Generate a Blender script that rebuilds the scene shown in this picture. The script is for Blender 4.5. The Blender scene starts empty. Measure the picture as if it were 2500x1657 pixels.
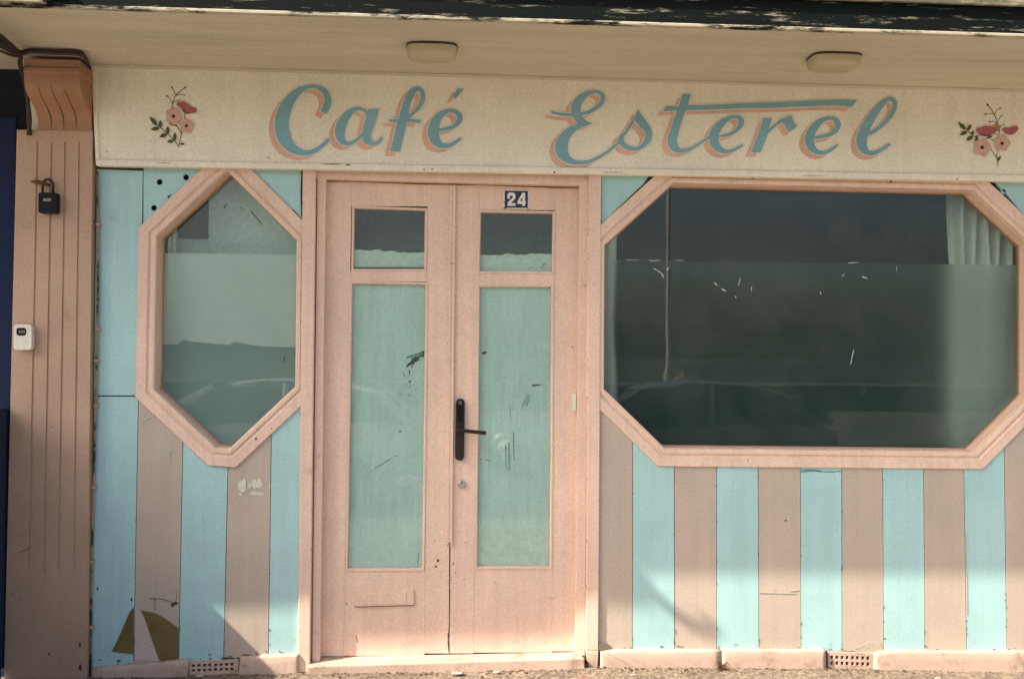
import bpy, bmesh, math, random
from mathutils import Vector, Matrix
from mathutils.geometry import tessellate_polygon
random.seed(7)
S = bpy.context.scene
COL = S.collection
R = math.radians

# ------------------------------------------------------------------ camera
CAM_H, DIST, F = 1.53, 4.9, 2430.0          # eye height, metres to the wall, focal length in photo pixels
YAW, PITCH, ROLL = R(3.3606), R(0.9965), R(0.4155)
cf = Vector((math.sin(YAW)*math.cos(PITCH), math.cos(YAW)*math.cos(PITCH), math.sin(PITCH)))
r0 = Vector((math.cos(YAW), -math.sin(YAW), 0)); u0 = r0.cross(cf)
cr = math.cos(ROLL)*r0 + math.sin(ROLL)*u0
cu = math.cos(ROLL)*u0 - math.sin(ROLL)*r0
cam = bpy.data.cameras.new('camera'); cam_o = bpy.data.objects.new('camera', cam); COL.objects.link(cam_o)
cam.sensor_width = 36; cam.lens = F/2500*36; cam.clip_start = .05; cam.clip_end = 20000
m = Matrix((cr, cu, -cf)).transposed().to_4x4(); m.translation = Vector((0, -DIST, CAM_H))
cam_o.matrix_world = m
S.camera = cam_o
S.render.resolution_x, S.render.resolution_y = 1024, 678

# ------------------------------------------------------------------ sky and sun
SUN = Vector((-2.76, -1.0, 2.755)).normalized()      # towards the sun
w = bpy.data.worlds.new('World'); S.world = w; w.use_nodes = True
nt = w.node_tree; bg = nt.nodes['Background']
sky = nt.nodes.new('ShaderNodeTexSky'); sky.sky_type = 'NISHITA'; sky.sun_disc = False
sky.sun_elevation = math.asin(SUN.z); sky.sun_rotation = math.atan2(SUN.x, SUN.y)
sky.air_density = 1.0; sky.dust_density = 5.0; sky.ozone_density = .5
nt.links.new(sky.outputs[0], bg.inputs[0]); bg.inputs[1].default_value = .13
sl = bpy.data.lights.new('sun', 'SUN'); sl.energy = 5.0; sl.angle = R(.6); sl.color = (1, .90, .76)
so = bpy.data.objects.new('sun', sl); COL.objects.link(so)
so.rotation_euler = (-SUN).to_track_quat('-Z', 'Y').to_euler(); so.location = (-20, -8, 20)
S.view_settings.view_transform = 'Standard'; S.view_settings.look = 'None'
S.view_settings.exposure = 1.10; S.view_settings.gamma = 1
S.view_settings.use_curve_mapping = False
S.cycles.max_bounces = 10; S.cycles.transparent_max_bounces = 16

# ------------------------------------------------------------------ helpers
def at(px, py, d=0.0):
    """point on the vertical plane d metres in front of the wall, from a photo position"""
    v = cf + cr*((px-1250)/F) - cu*((py-828.5)/F)
    t = (DIST-d)/v.y
    return Vector((v.x*t, -d, CAM_H+v.z*t))

ORIG = {}
MARKS = {'wear_mark', 'paint_chip', 'paint_remains', 'rust_mark', 'grime_mark', 'grime_line', 'scratch_mark', 'scuff_mark', 'crack', 'number_wheel', 'stalks', 'rust_spot'}
def link(name, data, parent=None, loc=None):
    o = bpy.data.objects.new(name, data); COL.objects.link(o)
    if parent is not None:
        o.parent = parent; ORIG[o.name] = ORIG[parent.name].copy()
    else:
        ORIG[o.name] = Vector(loc) if loc is not None else Vector((0, 0, 0))
        o.location = ORIG[o.name]
    return o
def tag(o, label=None, cat=None, group=None, kind=None):
    if label: o['label'] = label
    if cat: o['category'] = cat
    if group: o['group'] = group
    if kind: o['kind'] = kind
    return o
def thing(name, label, cat, loc, group=None):
    return tag(link(name, None, None, loc), label, cat, group)
def part(name, bm, mat, parent=None, label=None, loc=None, smooth=False, kind=None, bevel=0):
    me = bpy.data.meshes.new(name)
    bmesh.ops.recalc_face_normals(bm, faces=bm.faces)
    o = link(name, me, parent, loc)
    bmesh.ops.translate(bm, verts=bm.verts, vec=-ORIG[o.name])
    bm.to_mesh(me); bm.free()
    me.materials.append(mat)
    if smooth:
        for p in me.polygons: p.use_smooth = True
    if bevel:
        md = o.modifiers.new('bevel', 'BEVEL'); md.width = bevel; md.segments = 2; md.limit_method = 'ANGLE'; md.angle_limit = R(40)
    if label: o['label'] = label
    if kind: o['kind'] = kind
    if name in MARKS: o['kind'] = 'stuff'
    return o
def copy_tree(o, parent=None, loc=None):
    c = o.copy(); COL.objects.link(c)
    ORIG[c.name] = Vector(loc) if loc is not None else (ORIG[parent.name] if parent else Vector())
    if parent: c.parent = parent
    if loc is not None: c.location = loc
    for ch in list(o.children): copy_tree(ch, c)
    return c
def new(): return bmesh.new()
def box(bm, x0, x1, y0, y1, z0, z1):
    v = [bm.verts.new(p) for p in ((x0,y0,z0),(x1,y0,z0),(x1,y1,z0),(x0,y1,z0),(x0,y0,z1),(x1,y0,z1),(x1,y1,z1),(x0,y1,z1))]
    for f in ((0,1,2,3),(4,5,6,7),(0,1,5,4),(1,2,6,5),(2,3,7,6),(3,0,4,7)): bm.faces.new([v[i] for i in f])
    return bm
def hexa(bm, pts):
    v = [bm.verts.new(p) for p in pts]
    for f in ((0,1,2,3),(4,5,6,7),(0,1,5,4),(1,2,6,5),(2,3,7,6),(3,0,4,7)): bm.faces.new([v[i] for i in f])
    return bm
def prism_xz(bm, loops, y0, y1):
    """solid between two vertical planes; loops = outer outline then holes, each a list of (x, z)"""
    pl = [[Vector((x, z, 0)) for x, z in l] for l in loops]
    tris = tessellate_polygon(pl)
    flat = [p for l in loops for p in l]
    a = [bm.verts.new((x, y0, z)) for x, z in flat]; b = [bm.verts.new((x, y1, z)) for x, z in flat]
    for t in tris:
        try: bm.faces.new([a[i] for i in t]); bm.faces.new([b[i] for i in t][::-1])
        except ValueError: pass
    k = 0
    for l in loops:
        n = len(l)
        for i in range(n):
            bm.faces.new((a[k+i], a[k+(i+1) % n], b[k+(i+1) % n], b[k+i]))
        k += n
    return bm
def poly(bm, pts, d, th=.018, holes=()):
    """solid piece with its front face on plane d, outline given on the photo"""
    lp = [[(at(x, y, d).x, at(x, y, d).z) for x, y in l] for l in [pts]+list(holes)]
    return prism_xz(bm, lp, -d, -d+th)
def quad(bm, x0, y0, x1, y1, d, th=.018): return poly(bm, [(x0,y0),(x1,y0),(x1,y1),(x0,y1)], d, th)
def circ(x, y, r, n=18, ry=None): return [(x+r*math.cos(2*math.pi*i/n), y+(ry or r)*math.sin(2*math.pi*i/n)) for i in range(n)]
def tube(bm, pts, r, n=8, cap=True):
    pts = [Vector(p) for p in pts]; rs = r if isinstance(r, (list, tuple)) else [r]*len(pts)
    rings = []; prev = None
    for i, p in enumerate(pts):
        t = (pts[min(i+1, len(pts)-1)]-pts[max(i-1, 0)]).normalized()
        if prev is None: a = t.orthogonal().normalized()
        else: a = (prev-t*prev.dot(t)).normalized()
        prev = a; b = t.cross(a)
        rings.append([bm.verts.new(p+(a*math.cos(2*math.pi*k/n)+b*math.sin(2*math.pi*k/n))*rs[i]) for k in range(n)])
    for i in range(len(rings)-1):
        for k in range(n): bm.faces.new((rings[i][k], rings[i][(k+1) % n], rings[i+1][(k+1) % n], rings[i+1][k]))
    if cap: bm.faces.new(rings[0][::-1]); bm.faces.new(rings[-1])
    return bm
def crom(pts, k=5):
    """smooth a list of equal-length tuples"""
    out = []; n = len(pts)
    for i in range(n-1):
        p0, p1, p2, p3 = pts[max(i-1, 0)], pts[i], pts[i+1], pts[min(i+2, n-1)]
        for j in range(k):
            t = j/k
            out.append(tuple(.5*(2*b+(c-a)*t+(2*a-5*b+4*c-e)*t*t+(3*b-a-3*c+e)*t**3) for a, b, c, e in zip(p0, p1, p2, p3)))
    out.append(tuple(pts[-1])); return out

# ------------------------------------------------------------------ materials
def mat(name): 
    m = bpy.data.materials.new(name); m.use_nodes = True
    return m, m.node_tree, m.node_tree.nodes['Principled BSDF']
def nd(nt, t, **k):
    n = nt.nodes.new(t)
    for a, b in k.items(): setattr(n, a, b)
    return n
def noise(nt, scale, detail=4, rough=.6, stretch=None, off=0, coord='Object'):
    tc = nd(nt, 'ShaderNodeTexCoord'); mp = nd(nt, 'ShaderNodeMapping')
    nt.links.new(tc.outputs[coord], mp.inputs[0])
    if stretch: mp.inputs['Scale'].default_value = stretch
    mp.inputs['Location'].default_value = (off, off*.7, off*.3)
    n = nd(nt, 'ShaderNodeTexNoise'); n.inputs['Scale'].default_value = scale; n.inputs['Detail'].default_value = detail
    n.inputs['Roughness'].default_value = rough
    nt.links.new(mp.outputs[0], n.inputs['Vector']); return n.outputs[0]
def ramp(nt, src, a, b, ca=(0,0,0,1), cb=(1,1,1,1)):
    r = nd(nt, 'ShaderNodeValToRGB'); e = r.color_ramp.elements
    e[0].position, e[1].position = a, b; e[0].color, e[1].color = ca, cb
    nt.links.new(src, r.inputs[0]); return r.outputs[0]
def mixc(nt, fac, a, b):
    n = nd(nt, 'ShaderNodeMix', data_type='RGBA')
    for i, v in ((0, fac), (6, a), (7, b)):
        if hasattr(v, 'is_linked'): nt.links.new(v, n.inputs[i])
        else: n.inputs[i].default_value = v if i == 0 else (*v, 1)
    return n.outputs[2]
def mul(nt, c, lo, hi, src):
    """multiply a colour by a factor running lo..hi with src"""
    mr = nd(nt, 'ShaderNodeMapRange'); nt.links.new(src, mr.inputs[0])
    mr.inputs[1].default_value = .3; mr.inputs[2].default_value = .7; mr.inputs[3].default_value = lo; mr.inputs[4].default_value = hi
    n = nd(nt, 'ShaderNodeMix', data_type='RGBA', blend_type='MULTIPLY'); n.inputs[0].default_value = 1
    if hasattr(c, 'is_linked'): nt.links.new(c, n.inputs[6])
    else: n.inputs[6].default_value = (*c, 1)
    nt.links.new(mr.outputs[0], n.inputs[7]); return n.outputs[2]
def paint(name, col, rough=.55, grain=.115, mottle=.06, dirt=None, dirt_amt=(.62, .72), bump=.12, stretch=(1,1,1), streak=0, off=0):
    m, nt, b = mat(name)
    c = mul(nt, col, 1-mottle, 1+mottle, noise(nt, 3.0, 5, .6, stretch, off))
    if streak: c = mul(nt, c, 1-streak, 1+streak, noise(nt, 9, 3, .6, (3, 3, .12), off+3))
    c = mul(nt, c, 1-grain, 1+grain, noise(nt, 125, 2, .8))
    if dirt:
        f = ramp(nt, noise(nt, 7, 8, .72, stretch, off+5), *dirt_amt)
        c = mixc(nt, f, c, dirt)
    nt.links.new(c, b.inputs['Base Color'])
    b.inputs['Roughness'].default_value = rough
    bp = nd(nt, 'ShaderNodeBump'); bp.inputs['Strength'].default_value = bump; bp.inputs['Distance'].default_value = .002
    nt.links.new(noise(nt, 60, 6, .65), bp.inputs['Height']); nt.links.new(bp.outputs[0], b.inputs['Normal'])
    return m
def plain(name, col, rough=.5, metal=0, spec=.5):
    m, nt, b = mat(name)
    nt.links.new(mul(nt, col, .88, 1.1, noise(nt, 40, 4)), b.inputs['Base Color'])
    b.inputs['Roughness'].default_value = rough; b.inputs['Metallic'].default_value = metal
    b.inputs['Specular IOR Level'].default_value = spec
    return m
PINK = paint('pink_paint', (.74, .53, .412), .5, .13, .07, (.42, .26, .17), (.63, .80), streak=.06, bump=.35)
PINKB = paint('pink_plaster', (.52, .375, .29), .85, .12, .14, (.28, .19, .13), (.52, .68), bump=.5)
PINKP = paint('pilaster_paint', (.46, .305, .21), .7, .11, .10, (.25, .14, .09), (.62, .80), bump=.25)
CAPITAL_SHADE = paint('capital_shade_orange', (.35, .18, .10), .7, .12, .12, (.20, .09, .04), (.60, .80), bump=.25)  # pilaster paint with shade and orange bounce put into the colour
AQUA = paint('aqua_paint', (.365, .575, .572), .5, .13, .07, (.22, .42, .42), (.63, .80), off=2, streak=.045, bump=.2)
MAUVE = paint('mauve_paint', (.465, .385, .312), .5, .13, .07, (.35, .27, .21), (.63, .80), off=4, streak=.045, bump=.2)
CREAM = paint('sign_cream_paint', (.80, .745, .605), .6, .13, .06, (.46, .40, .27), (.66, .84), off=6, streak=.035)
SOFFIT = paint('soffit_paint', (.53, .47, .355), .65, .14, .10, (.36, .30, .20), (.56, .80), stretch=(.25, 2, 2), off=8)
LETTER = paint('letter_blue', (.20, .39, .455), .55, .13, .14)
LSHADE = paint('letter_pink', (.70, .43, .31), .6, .13, .16)
GROOVE = plain('grime', (.05, .042, .03), .9)
DARK = plain('dark_void', (.012, .012, .012), .95, 0, .1)
BLACKM = plain('black_metal', (.022, .018, .013), .45, 0, .25)
BLACKP = plain('black_plastic', (.007, .007, .007), .45, 0, .15)
STEEL = plain('grey_steel', (.42, .42, .38), .4, .6)
RUST = plain('rust', (.13, .05, .018), .9)
WHITE = plain('white_plastic', (.70, .67, .58), .5)
WHITEP = plain('white_paint_remains', (.62, .62, .52), .8)
NAVY = plain('navy_enamel', (.010, .018, .055), .25)
ENAMEL = plain('white_enamel', (.74, .72, .64), .3)
BLUEN = paint('navy_shop_paint', (.0015, .011, .05), .9, .05, .1)
OLIVE = paint('olive_paint', (.16, .115, .03), .75, .12, .25, (.30, .24, .14), (.60, .74))
LAMPG = paint('lamp_plastic', (.44, .38, .24), .5, .04, .06)
GREENF = plain('motif_green', (.075, .085, .012), .7)
STEMF = plain('motif_stem', (.055, .055, .022), .7)
ROSE = plain('motif_rose', (.40, .105, .105), .7)
BLUSH = plain('motif_blush', (.62, .38, .29), .7)
OCHRE = plain('motif_ochre', (.40, .22, .03), .7)
MAROON = plain('motif_maroon', (.05, .010, .008), .7)
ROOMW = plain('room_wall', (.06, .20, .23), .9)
ROOML = plain('room_board', (.74, .80, .76), .9)
CURT = plain('curtain_fabric', (.80, .82, .74), .9)
REVEAL_SHADE = paint('reveal_shade_brown', (.44, .27, .18), .6, .1, .1, (.16, .08, .04), (.60, .74))  # brown stands for shade and bounced light inside the window reveals

def fascia_mat():
    m, nt, b = mat('peeling_fascia_paint')
    f = ramp(nt, noise(nt, 8, 9, .78, (.35, 1, 2.0)), .44, .50)
    b.inputs['Specular IOR Level'].default_value = .1; c = mixc(nt, f, (.008, .009, .007), (.44, .39, .29))
    c = mixc(nt, ramp(nt, noise(nt, 5, 8, .75, (.5, 1, 2), 9), .56, .64), c, (.13, .12, .07))
    nt.links.new(c, b.inputs['Base Color']); b.inputs['Roughness'].default_value = .7
    bp = nd(nt, 'ShaderNodeBump'); bp.inputs['Strength'].default_value = .6; bp.inputs['Distance'].default_value = .003
    nt.links.new(f, bp.inputs['Height']); nt.links.new(bp.outputs[0], b.inputs['Normal']); return m
FASC = fascia_mat()
def fascia_dark():
    m, nt, b = mat('dark_fascia_paint')
    f = ramp(nt, noise(nt, 9, 9, .8, (.3, 1, 3)), .565, .62)
    c = mixc(nt, f, (.005, .008, .007), (.27, .24, .17))
    nt.links.new(c, b.inputs['Base Color']); b.inputs['Roughness'].default_value = .8; b.inputs['Specular IOR Level'].default_value = .08; return m
FASCD = fascia_dark()
FELT = paint('roof_felt', (.10, .10, .06), .9, .1, .3, (.30, .26, .15), (.5, .62), stretch=(.4, 1, 1), bump=.6)

def glass(name, tint=(.86, .92, .90), k=1.0):
    m = bpy.data.materials.new(name); m.use_nodes = True; nt = m.node_tree; nt.nodes.clear()
    out = nd(nt, 'ShaderNodeOutputMaterial'); mx = nd(nt, 'ShaderNodeMixShader')
    tr = nd(nt, 'ShaderNodeBsdfTransparent'); tr.inputs[0].default_value = (*tint, 1)
    gl = nd(nt, 'ShaderNodeBsdfGlossy'); gl.inputs['Roughness'].default_value = .015
    lw = nd(nt, 'ShaderNodeLayerWeight'); p = nd(nt, 'ShaderNodeMath', operation='POWER'); p.inputs[1].default_value = 5
    mr = nd(nt, 'ShaderNodeMapRange'); mr.inputs[3].default_value = .042*k; mr.inputs[4].default_value = 1
    nt.links.new(lw.outputs['Facing'], p.inputs[0]); nt.links.new(p.outputs[0], mr.inputs[0])
    nt.links.new(mr.outputs[0], mx.inputs[0]); nt.links.new(tr.outputs[0], mx.inputs[1]); nt.links.new(gl.outputs[0], mx.inputs[2])
    bp = nd(nt, 'ShaderNodeBump'); bp.inputs['Strength'].default_value = .02; bp.inputs['Distance'].default_value = .01
    nt.links.new(noise(nt, 2.2, 2), bp.inputs['Height']); nt.links.new(bp.outputs[0], gl.inputs['Normal'])
    df = nd(nt, 'ShaderNodeBsdfDiffuse'); df.inputs[0].default_value = (.55, .58, .52, 1); m2 = nd(nt, 'ShaderNodeMixShader')
    f = ramp(nt, noise(nt, 3.5, 8, .75), .35, .85, (.003, .003, .003, 1), (.05, .05, .05, 1)); nt.links.new(f, m2.inputs[0])
    nt.links.new(mx.outputs[0], m2.inputs[1]); nt.links.new(df.outputs[0], m2.inputs[2])
    nt.links.new(m2.outputs[0], out.inputs[0]); return m
GLASS = glass('window_glass')
def film(name, amount, col, rough):
    """frosted film: part scatters white, the rest lets a blurred view through"""
    m = bpy.data.materials.new(name); m.use_nodes = True; nt = m.node_tree; nt.nodes.clear()
    out = nd(nt, 'ShaderNodeOutputMaterial'); mx = nd(nt, 'ShaderNodeMixShader'); mx.inputs[0].default_value = amount
    rf = nd(nt, 'ShaderNodeBsdfRefraction'); rf.inputs['IOR'].default_value = 1.30; rf.inputs['Roughness'].default_value = rough
    df = nd(nt, 'ShaderNodeBsdfDiffuse')
    c = mul(nt, col, .93, 1.07, noise(nt, 2.5, 6, .7))
    nt.links.new(c, df.inputs[0]); nt.links.new(rf.outputs[0], mx.inputs[1]); nt.links.new(df.outputs[0], mx.inputs[2])
    nt.links.new(mx.outputs[0], out.inputs[0]); return m
FILM_DARK = film('frosted_layer', .065, (.30, .46, .40), .62)
FILM_PALE = film('frosted_film_pale', .75, (.80, .845, .81), .45)
FILM_REFLECT = film('film_teal_reflection', .70, (.39, .48, .465), .45)  # dark reflection put into the colour of a second layer
def wash():
    m, nt, b = mat('whitewashed_backing')
    c = mul(nt, (.68, .79, .755), .90, 1.1, noise(nt, 2.2, 6, .7, (1, 1, .5)))
    c = mul(nt, c, .93, 1.07, noise(nt, 8, 4, .7, (6, 1, .5), 3))
    c = mul(nt, c, .90, 1.10, noise(nt, 125, 2, .8))
    nt.links.new(c, b.inputs['Base Color']); b.inputs['Roughness'].default_value = .9; return m
WASH = wash()
WASHL = plain('whitewash_strip', (.70, .76, .70), .9)
SCRATCH = plain('bare_scratch', (.035, .055, .045), .6)
SCUFF = plain('pale_scuff', (.42, .50, .46), .8)

def paving():
    m, nt, b = mat('worn_paving')
    c = ramp(nt, noise(nt, 4, 8, .7), .3, .72, (.105, .078, .055, 1), (.24, .18, .125, 1))
    v = nd(nt, 'ShaderNodeTexVoronoi'); v.inputs['Scale'].default_value = 85
    tc = nd(nt, 'ShaderNodeTexCoord'); nt.links.new(tc.outputs['Object'], v.inputs['Vector'])
    c = mul(nt, c, .62, 1.45, v.outputs['Color'])
    c = mixc(nt, ramp(nt, noise(nt, 60, 3, .8), .66, .72), c, (.34, .27, .20))
    nt.links.new(c, b.inputs['Base Color']); b.inputs['Roughness'].default_value = .9
    bp = nd(nt, 'ShaderNodeBump'); bp.inputs['Strength'].default_value = .7; bp.inputs['Distance'].default_value = .006
    nt.links.new(noise(nt, 70, 6, .75), bp.inputs['Height']); nt.links.new(bp.outputs[0], b.inputs['Normal']); return m
PAVE = paving()
ASPHALT = paint('asphalt', (.055, .053, .048), .9, .2, .15, bump=.6)
STONE = paint('sea_wall_stone', (.10, .09, .075), .9, .1, .2, bump=.6)
SAND = paint('promenade_tarmac', (.07, .066, .06), .95, .15, .15, bump=.6)
SEA = plain('sea_water', (.015, .04, .045), .07)

# ------------------------------------------------------------------ ground, road, sea
GL = [(at(x, y, .03).x, at(x, y, .03).z) for x, y in ((20,1656),(228,1653),(450,1650),(735,1641),(1100,1637),(1427,1629),(1466,1626),(2013,1631),(2500,1640))]
def gz(x):
    if x <= GL[0][0]: return GL[0][1]
    for (a, za), (b, zb) in zip(GL, GL[1:]):
        if x <= b: return za+(zb-za)*(x-a)/(b-a)
    return GL[-1][1]
bm = new(); nx, ny = 150, 34
ys = [.30, .02, -.02, -.05, -.08, -.12, -.17, -.23, -.30, -.38, -.47, -.57, -.68, -.8]
xs = [-14, -9, -5]+[-3.4+7.4*i/140 for i in range(141)]+[5.5, 9, 14]
rows = []
for y in ys:
    k = max(0, min(1, 1+y/1.2))
    rows.append([bm.verts.new((x, y, gz(x)*k - (1-k)*.02 + random.uniform(-.004, .004)*(1 if y < -.01 else 0))) for x in xs])
for a, b in zip(rows, rows[1:]):
    for i in range(len(xs)-1): bm.faces.new((a[i], a[i+1], b[i+1], b[i]))
tag(part('pavement_edge', bm, PAVE, smooth=True), kind='structure')
bm = new(); hexa(bm, [(-14, -4.42, -.25), (14, -4.42, -.25), (14, -.8, -.25), (-14, -.8, -.25), (-14, -4.42, -.014), (14, -4.42, -.014), (14, -.8, -.002), (-14, -.8, -.002)])
tag(part('pavement', bm, paint('pale_concrete', (.27, .24, .20), .9, .1, .12, (.18, .16, .13), (.55, .75), bump=.4)), kind='structure')
bm = new(); box(bm, -14, 14, -4.57, -4.42, -.25, -.012); tag(part('kerb', bm, STONE), kind='structure')
bm = new(); box(bm, -300, 300, -13, -4.57, -.5, -.17); tag(part('road', bm, ASPHALT), kind='structure')
bm = new()
for i in range(12): box(bm, -22+i*4, -20+i*4, -8.95, -8.83, -.169, -.166)
tag(part('road_marking', bm, plain('road_paint', (.6, .6, .56), .8)), kind='structure')
bm = new(); box(bm, -300, 300, -13.2, -13, -.4, -.06); tag(part('kerb', bm, STONE), kind='structure')
bm = new(); box(bm, -300, 300, -60, -13.2, -.5, -.07); tag(part('promenade', bm, SAND), kind='structure')
bm = new(); box(bm, -6000, 6000, -9000, -60, -3, -1.6); tag(part('sea', bm, SEA), kind='structure')
bm = new(); box(bm, -400, 400, .30, 300, -.6, -.1); box(bm, -400, -14, -4.57, .30, -.6, -.02); box(bm, 14, 400, -4.57, .30, -.6, -.02)
tag(part('ground', bm, PAVE), kind='structure')

# ------------------------------------------------------------------ the café building
B = thing('cafe_building', 'pink, aqua and cream café front with striped lower wall and octagonal windows', 'building', (0, 0, 0))
ZL, ZR = at(220, 163, .05), at(2500, 225, .05)
def zs(x): return ZL.z+(ZR.z-ZL.z)*(x-ZL.x)/(ZR.x-ZL.x)          # height of the soffit
def depth_of(px, py):                                            # how far out the canopy edge stands
    p = at(px, py, 0); k = (p.z-CAM_H)/DIST
    z = zs(p.x*.8)-CAM_H
    return DIST-z/k
D = depth_of(1320, 54)
print('canopy depth', D, 'soffit', zs(0))

# backing and stripes ------------------------------------------------
def lb(x): # bottom edge of the left panels
    return 1629+(1597-1629)*(x-225)/(735-225)
L_FRAME_LOW = [(325, 960), (352, 972), (518, 1118), (566, 1124), (738, 962)]          # runs inside the frame's width
R_FRAME_LOW = [(1445, 965), (1617, 1120), (2388, 1127), (2540, 975)]
def between(line, x0, x1):
    out = []
    def yy(x):
        for (a, ya), (b, yb) in zip(line, line[1:]):
            if a <= x <= b: return ya+(yb-ya)*(x-a)/(b-a)
        return line[0][1] if x < line[0][0] else line[-1][1]
    out.append((x0, yy(x0)))
    out += [p for p in line if x0 < p[0] < x1]
    out.append((x1, yy(x1))); return out
def backing(pts): b_ = new(); poly(b_, pts, -.016, .012); part('backing_board', b_, GROOVE, B)
G = .75
def panel(pts, material, label=None, holes=(), name='wall_panel', d=0.0):
    b = new(); poly(b, pts, d+random.uniform(-.0012, .0012), .014, holes); part(name, b, material, B, label, bevel=.0012)
def lean(x, y, top, bot, y0=1200, y1=1617): return x
# left of the door: seams given at y=1000 and at the bottom
seamsL = [(229, 219), (338, 326), (447, 436), (557, 546), (663, 655), (741, 731)]
for i in range(5):
    (a0, a1), (b0, b1) = seamsL[i], seamsL[i+1]
    if i == 0: top = [(a0, 968), (b0, 968)]
    else: top = between(L_FRAME_LOW, a0, b0)
    pts = [(top[0][0]+G, top[0][1])]+top[1:-1]+[(top[-1][0]-G, top[-1][1])]+[(b1-G, lb(b1)), (a1+G, lb(a1))]
    panel(pts, AQUA if i % 2 == 0 else MAUVE)
    backing(top+[(b1, lb(b1)), (a1, lb(a1))])
# upper left corner panels
pts = [(236, 413), (348.4, 417), (346.5, 556), (344, 600), (338, 965), (229, 965)]
panel(pts, AQUA); backing([(236, 395), (349, 395), (349, 556), (338, 968), (229, 968)])
pts = [(350.3, 380), (526, 380), (514, 420), (365, 556), (350, 562)]
holes = [circ(389.4, 444.4, 7.3), circ(454, 433, 7.3), circ(375.6, 507.4, 7.0)]
panel(pts, AQUA, 'aqua corner panel with three drilled holes', holes)
dk = new(); poly(dk, [(350.3, 380), (526, 380), (514, 420), (365, 556), (350, 562)], -.017, .01); part('backing_board', dk, DARK, B)
panel([(590, 400), (736, 400), (737, 540), (733, 545)], AQUA); backing([(585, 390), (738, 390), (738, 550)])
# right of the door
seamsR = [(1455, 1453), (1545, 1544), (1646, 1647), (1749, 1750), (1851, 1853), (1954, 1956), (2055, 2056), (2155, 2158), (2255, 2258), (2353, 2360), (2451, 2458), (2556, 2564)]
for i in range(len(seamsR)-1):
    (a0, a1), (b0, b1) = seamsR[i], seamsR[i+1]
    top = between(R_FRAME_LOW, a0, b0)
    pts = [(top[0][0]+G, top[0][1])]+top[1:-1]+[(top[-1][0]-G, top[-1][1])]+[(b1-G, 1588), (a1+G, 1588)]
    panel(pts, AQUA if i % 2 == 1 else MAUVE)
    backing(top+[(b1, 1588), (a1, 1588)])
panel([(1464, 400), (1605, 400), (1610, 433), (1464, 566)], AQUA); backing([(1462, 395), (1615, 395), (1615, 433), (1462, 572)])
panel([(2400, 410), (2640, 415), (2640, 660), (2545, 580)], AQUA, 'aqua corner panel with one drilled hole', [circ(2450, 468, 6.4)])
dk = new(); poly(dk, [(2400, 410), (2640, 415), (2640, 660), (2545, 580)], -.017, .01); part('backing_board', dk, DARK, B)
panel([(2545, 965), (2640, 960), (2645, 1588), (2565, 1588)], AQUA)
backing([(2556, 640), (2900, 640), (2900, 1588), (2556, 1588)])
# grime in the open joints round the frames
b = new()
poly(b, [(1466.8, 432), (1468.6, 432), (1468.4, 548), (1466.8, 550)], .0022, .002)
poly(b, [(1584, 431), (1600, 431), (1598, 437), (1572, 452), (1562, 465), (1510, 510), (1470, 549), (1500, 517), (1540, 478), (1570, 450)], .0024, .002)
poly(b, [(236, 405), (349, 408), (349, 416.5), (236, 412.5)], .002, .002)
poly(b, [(700, 508), (716, 512), (736, 534), (728, 530)], .0022, .002)
poly(b, [(735.5, 418), (738, 418), (738, 533), (735, 526), (733.5, 470)], .0024, .002)
poly(b, [(408, 481), (417, 474), (412, 484)], .0022, .002)
part('grime_line', b, GROOVE, B)
# old paint marks on the panels
b = new()
def z3(*p): return [(x*.2959, 1200+y*.2959) for x, y in p]
poly(b, z3((1104,950),(1080,975),(1055,1020),(1000,1150),(960,1240),(918,1318),(1000,1328),(1100,1340)), .0022, .002); tag(part('sail_marking', b, OLIVE, B), 'smaller olive brown sail shape on the aqua stripe'); b = new()
poly(b, z3((1160,978),(1210,985),(1280,1000),(1340,1030),(1400,1070),(1472,1122),(1474,1386),(1320,1392),(1295,1340),(1270,1260),(1230,1150),(1200,1060),(1185,1020)), .0022, .002)
tag(part('sail_marking', b, OLIVE, B), 'larger olive brown sail shape on the mauve stripe')
b = new()
poly(b, z3((1112,940),(1150,985),(1190,1050),(1225,1150),(1260,1260),(1310,1385),(1290,1396),(1200,1380),(1115,1392)), .0019, .002)
part('sail_marking', b, paint('faded_mauve', (.56, .46, .39), .6), B, 'pale sail shape between the two olive ones')
b = new()
def blob(bm, x, y, rx, ry, d, n=14, j=.35):
    poly(bm, [(x+rx*(1-j*random.random())*math.cos(2*math.pi*i/n), y+ry*(1-j*random.random())*math.sin(2*math.pi*i/n)) for i in range(n)], d, .0015)
for x, y, rx, ry in ((591,1187,12,18),(584,1182,5,9),(609,1184,5,10),(622,1181,9,14),(633,1180,8,14),(620,1204,13,6),(636,1205,9,5),(596,1176,6,9),(587,1206,5,4),(658,1186,2,7)):
    blob(b, x, y, rx, ry, .0021+random.random()*.0008)
part('paint_remains', b, WHITEP, B, 'rubbed off white paint on a mauve stripe')
b = new()
for x, y, rx, ry, dd in ((427,1472,9,4,0),(421,1476,4,6,.0003),(321,1463,2.5,5,0),(238,1436,2,5,0),(2160,1558,3,2,0),(1918,1270,2.5,3,0),(250,1628,5,4,0),(245,1610,3,2,0),(290,1612,6,3,0),(600,1598,12,2.2,0),(555,1606,20,3,0)):
    blob(b, x, y, rx, ry, .0024+dd)
for p in (((1956,1152),(1985,1149),(2020,1152),(2053,1150)), ((1957,1148),(1990,1146),(2005,1150)), ((433,1442),(428,1470),(424,1476)), ((379,1458),(377,1490)), ((365,1460),(400,1462),(420,1470))):
    for (x0,y0),(x1,y1) in zip(p,p[1:]): poly(b,[(x0,y0-.6),(x1,y1-.6),(x1+.8,y1+.6),(x0-.4,y0+.6)],.0024,.002)
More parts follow.
